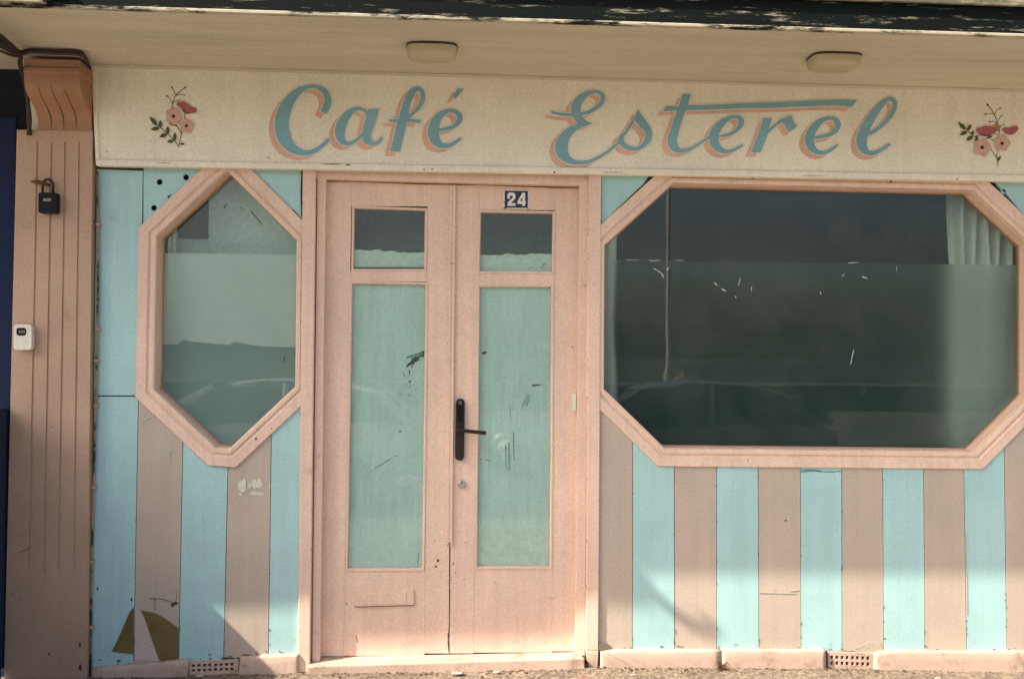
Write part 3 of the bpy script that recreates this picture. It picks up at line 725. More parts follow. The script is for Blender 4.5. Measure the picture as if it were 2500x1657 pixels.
def ribbon(bm, pts, d, grow=0, off=(0, 0), k=6):
    """pts: (x, y, w) centre and width, or (xl, yl, xr, yr) edge pairs; d climbs along the stroke so crossings never share a plane"""
    if len(pts[0]) == 3:
        c = crom(pts, k); pr = []
        for i, (x, y, wd) in enumerate(c):
            a, e = c[max(i-1, 0)], c[min(i+1, len(c)-1)]
            t = Vector((e[0]-a[0], e[1]-a[1])); t = t.normalized() if t.length > 1e-6 else Vector((1, 0))
            n = Vector((-t.y, t.x))*(wd/2+grow); ex = Vector((0, 0))
            if grow and i == 0: ex = -t*grow
            if grow and i == len(c)-1: ex = t*grow
            pr.append((x+n.x+ex.x, y+n.y+ex.y, x-n.x+ex.x, y-n.y+ex.y))
    else:
        c = crom(pts, k); pr = []
        for i, (a, b_, c_, e) in enumerate(c):
            v = Vector((c_-a, e-b_)); v = v.normalized()*grow if v.length > 1e-6 else Vector((0, 0))
            ex = Vector((0, 0))
            if grow and i in (0, len(c)-1):
                j = 1 if i == 0 else i-1
                ex = Vector((a-c[j][0]+c_-c[j][2], b_-c[j][1]+e-c[j][3])); ex = ex.normalized()*grow if ex.length > 1e-6 else ex
            pr.append((a-v.x+ex.x, b_-v.y+ex.y, c_+v.x+ex.x, e+v.y+ex.y))
    n = len(pr); A = []
    for i, (xa, ya, xb, yb) in enumerate(pr):
        dd = d+.0005*i/n
        A.append((bm.verts.new(at(xa+off[0], ya+off[1], dd)), bm.verts.new(at(xb+off[0], yb+off[1], dd))))
    for (a, b_), (c_, e) in zip(A, A[1:]):
        try: bm.faces.new((a, b_, e, c_))
        except ValueError: pass
def fillp(bm, pts, d, grow=0, off=(0, 0)):
    if grow:
        cx = sum(p[0] for p in pts)/len(pts); cy = sum(p[1] for p in pts)/len(pts)
        pts = [(x+(x-cx)/max(1, math.hypot(x-cx, y-cy))*grow*1.3, y+(y-cy)/max(1, math.hypot(x-cx, y-cy))*grow*1.3) for x, y in pts]
    lp = [[Vector((x+off[0], y+off[1], 0)) for x, y in pts]]
    vs = [bm.verts.new(at(x+off[0], y+off[1], d)) for x, y in pts]
    for t in tessellate_polygon(lp):
        try: bm.faces.new([vs[i] for i in t])
        except ValueError: pass
def conv(ox, oy, s):
    def f(*pts):
        o = []
        for p in pts:
            if len(p) == 3: o.append((ox+p[0]*s, oy+p[1]*s, p[2]*s))
            elif len(p) == 2: o.append((ox+p[0]*s, oy+p[1]*s))
            else: o.append((ox+p[0]*s, oy+p[1]*s, ox+p[2]*s, oy+p[3]*s))
        return o
    return f
a5 = conv(640, 160, .22823); aE = conv(1330, 200, .14028); aT = conv(1590, 210, .12116); a3 = conv(1810, 210, .16906)
LET = {
 'C': [('r', a5((655,505,72),(698,410,76),(698,330,66),(650,262,52),(560,225,42),(455,242,54),(360,300,86),(272,410,120),(222,530,145),(208,650,152),(235,770,145),(300,868,112),(390,922,76),(480,935,58),(570,910,48),(650,850,40),(716,785,32)))],
 'a': [('r', a5((1128,530,30),(1105,490,36),(1055,466,36),(995,470,44),(930,510,72),(868,592,98),(833,690,110),(842,780,92),(890,832,52),(950,832,38),(1010,797,32),(1075,735,30))),
       ('r', a5((1140,468,1252,464),(1108,560,1222,560),(1085,650,1195,650),(1070,740,1165,735),(1080,805,1168,785),(1120,845,1188,815),(1180,858,1210,818),(1245,838,1240,797),(1298,775,1268,762)))],
 'f': [('r', a5((1368,920,1474,926),(1408,770,1508,770),(1440,640,1541,640),(1472,520,1567,520),(1507,400,1590,400),(1548,305,1625,330),(1590,248,1650,285),(1655,222,1677,274),(1716,250,1691,300),(1741,315,1698,345),(1735,385,1681,392),(1700,452,1650,442),(1640,512,1602,500),(1550,580,1540,545))),
       ('r', a5((1355,590,26),(1420,592,34),(1480,585,34),(1600,592,36),(1692,597,34)))],
 'e': [('r', a5((1855,695,30),(1960,680,36),(2050,650,46),(2108,590,58),(2105,530,60),(2050,488,42),(1970,492,48),(1890,550,82),(1842,640,112),(1832,730,122),(1860,810,98),(1920,855,60),(2000,857,42),(2070,820,36),(2126,773,26)))],
 'accent': [('p', a5((2032,346),(2092,247),(2156,248),(2072,353)))],
 'E': [('r', aE((118,525,42),(200,550,44),(300,566,48),(400,572,52),(520,572,52),(650,555,52),(760,530,56),(880,468,64),(970,390,72),(1012,300,76),(1002,232,72),(945,185,60),(850,180,58),(740,212,88),(640,280,124),(570,370,155),(538,460,165),(545,550,158),(585,630,150),(650,690,125),(730,728,72),(818,722,10))),
       ('r', aE((818,726,8),(700,735,62),(600,768,92),(500,815,118),(405,890,152),(335,980,188),(298,1080,215),(293,1170,220),(325,1270,195),(400,1350,135),(500,1395,88),(620,1408,68),(750,1395,60),(870,1350,54),(1000,1280,48),(1130,1190,46),(1300,1050,44)))],
 's': [('r', aE((1638,492,6),(1630,560,92),(1650,645,150),(1720,745,142),(1788,835,128),(1812,930,116),(1780,1030,100),(1710,1110,76),(1620,1160,62),(1520,1166,70),(1420,1132,86),(1352,1072,92),(1325,1010,100),(1345,945,70),(1375,895,10))),
       ('r', aE((1340,950,1400,940),(1380,880,1440,880),(1470,750,1520,760),(1535,650,1580,660),(1540,635,1640,600)))],
 't': [('r', aT((628,170,806,160),(560,390,732,390),(500,550,670,550),(420,790,590,790),(345,1000,532,1000),(330,1110,513,1080),(350,1212,527,1170),(420,1300,572,1240),(520,1345,640,1265),(640,1345,720,1262),(760,1315,802,1238),(900,1240,900,1178),(1040,1142,1015,1105),(1190,1045,1160,1005))),
       ('r', aT((240,515,287,410),(560,495,560,405),(740,495,740,392),(1150,480,1150,385),(1600,465,1600,365))+a3((0,325,0,255),(500,318,500,240),(900,300,900,220),(1200,290,1200,205),(1400,288,1400,200),(1592,306,1672,208)))],
 'e2': [('r', aT((1345,1015,40),(1480,1000,52),(1600,965,64),(1720,890,82),(1800,780,106),(1812,700,110),(1770,637,82),(1690,622,64),(1600,636,74),(1480,702,114),(1370,800,152),(1290,920,186),(1265,1050,200),(1290,1170,182),(1370,1270,132),(1480,1320,92),(1590,1315,67),(1700,1275,54),(1852,1188,42)))],
 'r': [('r', a3((325,465,446,463),(272,610,402,610),(260,645,394,660),(215,765,362,752),(137,961,272,961))),
       ('r', a3((385,690,385,635),(480,602,468,562),(560,545,545,500),(610,535,600,470))),
       ('p', a3((575,488),(630,460),(682,437),(730,434),(748,495),(768,542),(816,575),(760,625),(692,666),(655,622),(622,560),(590,528)))],
 'e3': [('r', a3((1045,748,40),(1150,735,50),(1280,700,62),(1370,630,76),(1396,560,82),(1370,500,76),(1300,467,52),(1200,482,62),(1100,550,97),(1020,650,122),(985,760,137),(1000,860,122),(1070,940,82),(1160,966,62),(1250,946,52),(1330,900,44),(1392,848,34)))],
 'l': [('r', a3((1805,712,40),(1920,650,52),(2040,560,52),(2140,450,60),(2205,340,64),(2216,250,62),(2180,197,56),(2120,192,62),(2030,260,87),(1930,380,107),(1830,540,132),(1760,680,146),(1735,800,152),(1755,890,132),(1810,955,87),(1880,972,64),(1970,950,57),(2060,900,52),(2152,838,36)))],
}
for i, (nm, strokes) in enumerate(LET.items()):
    lname = 'accent' if nm == 'accent' else 'letter'
    b = new()
    for j, (k, p) in enumerate(strokes): (ribbon if k == 'r' else fillp)(b, p, sd+.0042+.0007*j)
    o = part(lname, b, LETTER, SG)
    b = new()
    for j, (k, p) in enumerate(strokes): (ribbon if k == 'r' else fillp)(b, p, sd+.0022+.0006*j, 2.3)
    part('letter_outline', b, CREAM, o)
    b = new()
    for j, (k, p) in enumerate(strokes): (ribbon if k == 'r' else fillp)(b, p, sd+.0005+.0005*j, .6, (OFFX, OFFY))
    part('letter_shade', b, LSHADE, o)
# painted flower sprays
def motif(cv, stems, leaves, rose, blush, buds, ochre):
    b = new(); k = 0
    fm = None
    for p, wd in stems:
        b = new(); ribbon(b, [(*q, wd*.1276) for q in cv(*p)], sd+.0008+k*.0003); k += 1
        o = part('stem' if fm else 'flower_spray', b, STEMF, fm or SG); fm = fm or o
    for x, y, r in buds:
        b = new(); cx, cy = cv((x, y))[0]; fillp(b, circ(cx, cy, r*.1276, 10), sd+.0052); part('bud', b, STEMF, fm)
    for (x0, y0), (x1, y1), wd in leaves:
        v = Vector((x1-x0, y1-y0)); n = Vector((-v.y, v.x)).normalized()
        pts = []
        for s in (1, -1):
            for i in range(7):
                t = i/6 if s == 1 else 1-i/6
                if s == -1 and i in (0, 6): continue
                o = math.sin(math.pi*t**.85)*wd/2*s; pts.append((x0+v.x*t+n.x*o, y0+v.y*t+n.y*o))
        b = new(); fillp(b, cv(*pts), sd+.0058); part('leaf', b, GREENF, fm)
    for x, y, r, c in blush:
        pts = [(x+r*(1+.10*math.cos(5*a+c)+random.uniform(-.05, .05))*math.cos(a), y+r*(1+.10*math.cos(5*a+c)+random.uniform(-.05, .05))*math.sin(a)) for a in [2*math.pi*i/30 for i in range(30)]]
        b = new(); fillp(b, cv(*pts), sd+.0064+c*.0002); part('bloom', b, BLUSH, fm)
        b = new(); fillp(b, cv(*circ(x-2, y+2, r*.22, 12)), sd+.0074+c*.0002); part('bloom_centre', b, MAROON, fm)
    for pts, base in rose:
        b = new(); fillp(b, cv(*base), sd+.0062); part('calyx', b, GREENF, fm)
        b = new(); fillp(b, cv(*pts), sd+.0070); part('bloom', b, ROSE, fm)
    for pts in ochre:
        b = new(); fillp(b, cv(*pts), sd+.0060); part('petal', b, OCHRE, fm)
cv = conv(340, 190, .12757)
motif(cv, [(((625,600),(640,480),(690,350),(770,270),(880,190)),14),(((685,330),(665,250),(620,185)),10),(((625,490),(590,410),(525,350)),10),(((690,350),(770,320),(865,335)),10),(((640,500),(690,450),(775,430)),9),
           (((320,880),(440,980),(560,1090),(660,1190),(755,1310)),14),(((755,1325),(780,1200),(805,1080),(830,1000)),13),(((805,1075),(760,990),(705,905)),14),(((865,790),(872,680)),12)],
      [((340,910),(195,745),80),((405,960),(405,810),70),((395,960),(215,990),80),((545,1080),(545,920),72),((530,1075),(385,1135),80),((680,1210),(680,1040),66),((660,1205),(530,1230),70),((775,1265),(875,1270),42)],
      [([(705,520),(720,475),(770,470),(840,450),(890,480),(950,520),(1000,560),(1080,580),(1105,620),(1085,665),(1000,682),(920,670),(850,620),(780,575),(740,545)], [(780,570),(1000,670),(960,690),(900,692),(850,665)])],
      [(655,735,150,0),(905,920,135,1)], [(625,190,18),(880,190,20),(525,352,18),(865,335,14),(775,432,12)],
      [[(555,860),(600,860),(660,870),(710,900),(700,935),(640,925),(590,900)], circ(780,860,18,10)])
cv = conv(2300, 230, .12755)
motif(cv, [(((1055,560),(1020,430),(950,310),(870,200)),13),(((1010,400),(920,370),(825,395)),10),(((1015,390),(1050,310),(1115,265)),10),(((1055,560),(1090,470),(1150,415)),10),(((1070,590),(990,530),(905,530)),9),(((1100,680),(1130,610),(1180,575)),9),(((1060,560),(1100,680),(1095,760)),12),
           (((400,600),(500,710),(590,790),(700,860)),13),(((930,1050),(1000,1150),(1050,1220),(1075,1380)),12),(((1045,1220),(1050,1140),(1075,1075)),10),(((980,755),(1060,770),(1105,825)),10),(((900,830),(1000,900)),9)],
      [((460,680),(305,535),74),((485,700),(560,575),66),((490,715),(335,780),74),((560,790),(610,700),60),((590,810),(465,885),74),((650,850),(690,780),44),((690,855),(610,890),44),((975,795),(845,850),44),((1055,1285),(1130,1180),50)],
      [([(645,690),(670,655),(740,640),(820,612),(930,615),(1050,625),(1065,680),(1010,740),(920,775),(800,778),(700,755)], [(690,750),(990,745),(900,800),(800,805),(730,785)]),
       ([(1150,690),(1180,640),(1300,640),(1420,600),(1470,655),(1420,730),(1320,765),(1220,740)], [(1200,735),(1420,730),(1330,775),(1260,770)])],
      [(770,1020,165,0),(1150,940,150,1)], [(870,205,20),(830,390,16),(1115,265,16),(1150,412,14),(910,530,15),(1180,575,10)],
      [[(990,600),(1030,570),(1110,600),(1110,660),(1060,720),(1030,690)]])

# ------------------------------------------------------------------ lamps under the canopy
def bulkhead(px_, py_, label):
    dist = .59; p = at(px_, py_, dist); x = p.x; z = zs(x)-.004
    # find the distance at which this photo row meets the soffit
    q = at(px_, py_, 0); dd = DIST-(z-CAM_H)/((q.z-CAM_H)/DIST); x = at(px_, py_, dd).x
    wd, dp, h = .222, .160, .052
    T = thing('ceiling_lamp', label, 'lamp', (x, -(dd-dp/2), z), 'bulkhead lamps under the canopy')
    def oval(sx, sy, zz):
        n = 40; o = []
        for i in range(n):
            a = 2*math.pi*i/n; c, s = math.cos(a), math.sin(a); e = .52
            o.append((x+sx*math.copysign(abs(c)**e, c), -(dd-dp/2)+sy*math.copysign(abs(s)**e, s), zz))
        return o
    b = new(); L = [[b.verts.new(v) for v in oval(*r)] for r in ((wd/2+.002, dp/2+.002, z), (wd/2+.002, dp/2+.002, z-.006))]
    for i in range(40): b.faces.new((L[0][i], L[0][(i+1) % 40], L[1][(i+1) % 40], L[1][i]))
    b.faces.new(L[1]); part('base', b, GROOVE, T)
    b = new(); L = [[b.verts.new(v) for v in oval(*r)] for r in ((wd/2, dp/2, z-.006), (wd/2-.002, dp/2-.002, z-.034), (wd/2-.010, dp/2-.010, z-.046), (wd/2-.022, dp/2-.020, z-h))]
    for A, C in zip(L, L[1:]):
        for i in range(40): b.faces.new((A[i], A[(i+1) % 40], C[(i+1) % 40], C[i]))
    b.faces.new(L[-1]); part('diffuser', b, LAMPG, T, smooth=True)
bulkhead(1054, 103, 'cream oval bulkhead lamp under the canopy above the word Café')
bulkhead(2052, 128, 'cream oval bulkhead lamp under the canopy above the end of Esterel')

# ------------------------------------------------------------------ number plate
T = thing('number_plate', 'small blue enamel plate with white number 24 on right door', 'sign', at(1260, 505, DD))
def zN(*p): return [(1220+x*.05102, 450+y*.05102) for x, y in p]
b = new(); poly(b, zN((175,265),(1400,285),(1400,1180),(180,1170)), DD+.005, .005); part('plate', b, ENAMEL, T, bevel=.001)
b = new(); poly(b, zN((235,305),(1350,318),(1348,1135),(240,1125)), DD+.0056, .002); part('field', b, NAVY, T)
b = new(); poly(b, zN((370,690),(370,520),(400,440),(460,400),(660,400),(720,440),(755,520),(750,660),(700,740),(540,880),(540,900),(755,905),(765,1035),(380,1035),(370,960),(400,850),(560,700),(630,620),(630,560),(590,545),(520,545),(492,580),(492,695)), DD+.0062, .002); part('numeral', b, ENAMEL, T)
b = new(); poly(b, zN((1080,410),(1215,410),(1215,800),(1245,820),(1245,935),(1205,945),(1205,1040),(1085,1040),(1085,945),(850,940),(840,850),(880,760)), DD+.0062, .002, [zN((1085,620),(1085,800),(975,800))]); part('numeral', b, ENAMEL, T)
b = new(); blob(b, 1233, 507.5, 4.5, 2.4, DD+.0066); blob(b, 1230.5, 494, 1.4, 2.6, DD+.0066); blob(b, 1289.5, 509, 2.5, 1.2, DD+.0066); part('rust_spot', b, RUST, T)

# ------------------------------------------------------------------ key safes on the pilaster
T = thing('key_safe', 'black padlock shaped key safe hanging from a rusty hook', 'key safe', at(116, 520, .065))
def zK(*p): return [(60+x*.07655, 420+y*.07655) for x, y in p]
def rrect(x0, y0, x1, y1, r, n=5):
    o = []
    for cx, cy, a0 in ((x1-r, y0+r, -90), (x1-r, y1-r, 0), (x0+r, y1-r, 90), (x0+r, y0+r, 180)):
        for i in range(n+1): a = R(a0+90*i/n); o.append((cx+r*math.cos(a), cy+r*math.sin(a)))
    return o
b = new(); poly(b, rrect(93.5, 470, 138, 520, 5), .098, .040); part('body', b, BLACKP, T, bevel=.004)
b = new(); sh = [at(104, 474, .078)]+[at(117+13*math.cos(a), 453+15*math.sin(a), .078) for a in [math.pi+math.pi*i/10 for i in range(11)]]+[at(129.5, 474, .078)]
tube(b, sh, .0058, 10); part('shackle', b, BLACKM, T, smooth=True)
b = new()
for i in range(4): poly(b, rrect(106+i*4.9, 484+(i % 2)*.6, 109.3+i*4.9, 491.5, 1.2, 2), .0988, .001)
part('number_wheel', b, plain('worn_print', (.30, .30, .27), .6), T)
T = thing('hook', 'short rusty hook fixed to the pilaster above the black key safe', 'hook', at(90, 446, .05))
b = new(); tube(b, [at(120, 452, .05), at(112, 449, .075), at(100, 446, .080), at(88, 444.5, .078), at(76, 443, .070)], [.007, .008, .0095, .010, .004], 10); part('bar', b, RUST, T, smooth=True)
T = thing('key_box', 'small pale grey key box with black dial window on the pilaster', 'key box', at(57, 855, .05))
b = new(); poly(b, rrect(33, 792, 77, 854, 8), .088, .036); part('case', b, WHITE, T, bevel=.005)
b = new(); poly(b, rrect(40, 800, 64, 819, 6), .0892, .002); part('window', b, BLACKP, T)
b = new()
for i in range(4): poly(b, rrect(46+i*4, 806, 48.5+i*4, 813, .8, 2), .0898, .0008)
part('number_wheel', b, plain('dial_print', (.25, .22, .12), .6), T)
# cable clipped down the side of the pilaster
T = thing('cable', 'thin clipped cable running down beside the pilaster', 'cable', at(225, 1640, .02))
b = new(); tube(b, [at(x+random.uniform(-.8, .8), y, .016) for x, y in [(237, 420), (238.5, 560), (239, 700), (237, 830), (234, 960), (231, 1090), (228, 1210), (225.5, 1330), (223, 1450), (221, 1640)]], .0055, 8); part('sleeve', b, paint('cable_paint', (.32, .22, .15), .6, .1, .25, (.03, .025, .02), (.5, .55)), T, smooth=True)
for x, y in ((239, 548), (237.5, 803), (235, 880), (233.5, 990), (229, 1189), (223.5, 1370), (221.5, 1530)):
    b = new(); p = at(x, y, .016); box(b, p.x-.010, p.x+.012, p.y-.009, .0, p.z-.006, p.z+.006); part('clip', b, PINKP, T, bevel=.002)
T = thing('wire_bundle', 'bundle of dark wires under the canopy running to the pilaster head', 'cable', at(40, 120, .3))
for k in range(7):
    b = new(); o = random.uniform(-9, 9)
    pts = [at(-60, 46+o*1.2+k*8, .80), at(0, 88+o+k*5, .57), at(30, 112+o*.6+k*3.4, .43), at(50, 126+k*2.2, .34)]
    if k < 3: pts += [at(75, 121+k*3, .345), at(130, 123+k*3.5, .335), at(188, 125+k*3.5, .325), at(206+k, 137+k*2, .27), at(216+k, 172, .075), at(219+k, 215, .062)]
    else: pts += [at(54-k, 160, .26), at(60+k, 220, .14), at(80-k*2, 290, .075), at(62+k*2, 330, .06)]
    tube(b, [Vector(q) for q in crom([tuple(p) for p in pts], 4)], random.uniform(.006, .011), 6); part('wire', b, plain('old_wire', (.030, .018, .012), .6) if k == 0 else bpy.data.materials['old_wire'], T, smooth=True)

# ------------------------------------------------------------------ neighbour on the left
T = thing('neighbouring_shopfront', 'dark navy painted shopfront beyond the pilaster', 'shopfront', at(0, 1650, 0))
b = new(); xa = at(27, 900, 0).x; box(b, -6.5, xa, .012, .05, -.1, at(10, 285, 0).z); part('panel', b, BLUEN, T, bevel=.003)
b = new(); box(b, -6.5, at(170, 900, -.1).x, .165, .20, -.1, 2.95); part('back_panel', b, plain('navy_dark', (.004, .007, .02), .7), T)
b = new(); box(b, -6.5, xa-.001, .0, .10, -.1, .25); part('stall_riser', b, BLUEN, T)
sx = at(-32, 1500, .4).x - .10
T = thing('shadow_screen', 'unseen navy screen added left of the pilaster to cast the diagonal shadow', 'screen', (sx, -.8, 0))  # unseen blocker, added for the diagonal shadow at lower left
b = new(); zt_s = .296+2.755*(-1.152-sx)/2.76
box(b, sx-.02, sx+.02, -1.75, .0, .05, zt_s); part('board', b, BLUEN, T)
for yy in (-1.77, -.14): 
    b = new(); box(b, sx-.035, sx+.035, yy-.035, yy+.035, -.02, zt_s-.012); part('post', b, BLUEN, T)

# ------------------------------------------------------------------ curtains inside
def curtain(x0, x1, y, z0, z1, amp, nf, label, seed):
    random.seed(seed); T = thing('curtain', label, 'curtain', ((x0+x1)/2, y, z0)); b = new(); n = nf*8; A = []
    for i in range(n+1):
        t = i/n; x = x0+(x1-x0)*t; yy = y+amp*math.sin(t*nf*2*math.pi+.6)*(1+.4*math.sin(t*17))
        A.append([b.verts.new((x+.01*math.sin(j*2.0+i*.3), yy*(1)+0*j, z0+(z1-z0)*j/6)) for j in range(7)])
    for p, q in zip(A, A[1:]):
        for j in range(6): b.faces.new((p[j], q[j], q[j+1], p[j+1]))
    o = part('fabric', b, CURT, T, smooth=True); md = o.modifiers.new('solid', 'SOLIDIFY'); md.thickness = .003; return T
curtain(at(2322, 800, -.30).x, at(2470, 800, -.30).x, .30, .8, 2.62, .05, 5, 'pale curtain gathered at the right end of the wide window', 1)
curtain(at(1420, 800, -.16).x, at(1503, 800, -.16).x, .16, .8, 2.62, .012, 2, 'narrow strip of pale curtain at the left end of the wide window', 2)
curtain(at(380, 600, -.165).x, at(434, 600, -.165).x, .165, .6, 2.4, .014, 3, 'pale curtain edge inside the small octagonal window', 4)
random.seed(21)

# ------------------------------------------------------------------ small things on the ground
T = thing('dried_weed', 'dead brown weed growing from the crack in the plinth', 'weed', at(1760, 1626, .04))
b = new(); p0 = at(1760, 1627, .045)
for k in range(34):
    a = random.uniform(-2.6, 2.6); l = random.uniform(.015, .06); up = random.uniform(-.004, .04)
    tube(b, [p0+Vector((random.uniform(-.02, .02), random.uniform(-.02, 0), 0)), p0+Vector((math.sin(a)*l*.5, -.015-random.random()*.02, up)), p0+Vector((math.sin(a)*l, -.02-random.random()*.04, up*.4-.002))], [.0016, .0012, .0006], 4)
part('stalks', b, plain('dead_weed', (.085, .042, .018), .9), T)
bm = new()
def pebble(bm, x, y, r):
    z = gz(x); v = bmesh.ops.create_icosphere(bm, subdivisions=1, radius=r)['verts']
    for q in v: q.co = Vector((q.co.x*random.uniform(.8, 1.5), q.co.y*random.uniform(.8, 1.3), q.co.z*random.uniform(.4, .8)))+Vector((x, y, z+r*.15))
for k in range(420):
    y = -.05-abs(random.gauss(0, .16)); x = random.uniform(-2.3, 3.0)
    pebble(bm, x, y, random.choice((.002, .003, .003, .004, .006)))
tag(part('grit', bm, paint('grit_stone', (.27, .21, .15), .9, .1, .4), loc=(0, 0, 0)), kind='stuff')
bm = new()
for k in range(330):
    x = random.uniform(-2.3, 3.0); y = -.036-abs(random.gauss(0, .03)); pebble(bm, x, y, random.choice((.003, .004, .005, .007)))
tag(part('debris', bm, paint('dark_debris', (.085, .06, .04), .95, .2, .4), loc=(0, 0, 0)), kind='stuff')
def scrap(px_, py_, sz, m, label, name='litter', cat='litter'):
    d = .12; p = at(px_, py_, d)
    # slide the point along the sight line until it meets the pavement
    v = (p-Vector((0, -DIST, CAM_H))); t = (gz(p.x)*.92-CAM_H+.006)/v.z; p = Vector((0, -DIST, CAM_H))+v*t
    T = thing(name, label, cat, p); b = new(); n = 5
    g = [[b.verts.new(p+Vector(((i-2)*sz*.25+random.uniform(-1, 1)*sz*.06, (j-1)*sz*.2+random.uniform(-1, 1)*sz*.05, abs(math.sin(i*1.3+j))*sz*.16))) for j in range(3)] for i in range(n)]
    for i in range(n-1):
        for j in range(2): b.faces.new((g[i][j], g[i+1][j], g[i+1][j+1], g[i][j+1]))
    o = part('scrap', b, m, T, smooth=True); md = o.modifiers.new('solid', 'SOLIDIFY'); md.thickness = .0015
PAPER = plain('paper', (.62, .57, .48), .9)
scrap(1117, 1645, .055, PAPER, 'crumpled scrap of pale paper before the doorstep', 'paper_scrap', 'litter')
scrap(1214, 1641, .035, PAPER, 'small white flake of paper right of the larger scrap', 'paper_scrap', 'litter')
scrap(1547, 1646, .022, PAPER, 'tiny cream chip lying before the right plinth', 'paper_scrap', 'litter')
scrap(1420, 1655, .026, plain('red_scrap', (.42, .08, .08), .8), 'tiny red scrap on the pavement near the right jamb', 'litter_scrap', 'litter')
scrap(2290, 1655, .030, PAPER, 'pale flake on the pavement below the right air brick', 'paper_scrap', 'litter')
scrap(487, 1650, .03, WHITE, 'white flakes lying below the left air brick', 'paint_flake', 'litter')
T = thing('stone_wedge', 'dark half round stone lying in the corner right of the door frame', 'stone', at(1475, 1588, .02))
b = new(); poly(b, [(1462, 1588), (1462, 1574), (1466, 1570), (1474, 1569), (1482, 1571), (1490, 1577), (1495, 1584), (1492, 1586), (1480, 1588)], .016, .014); part('stone', b, plain('grey_stone', (.16, .13, .09), .9), T, bevel=.003)

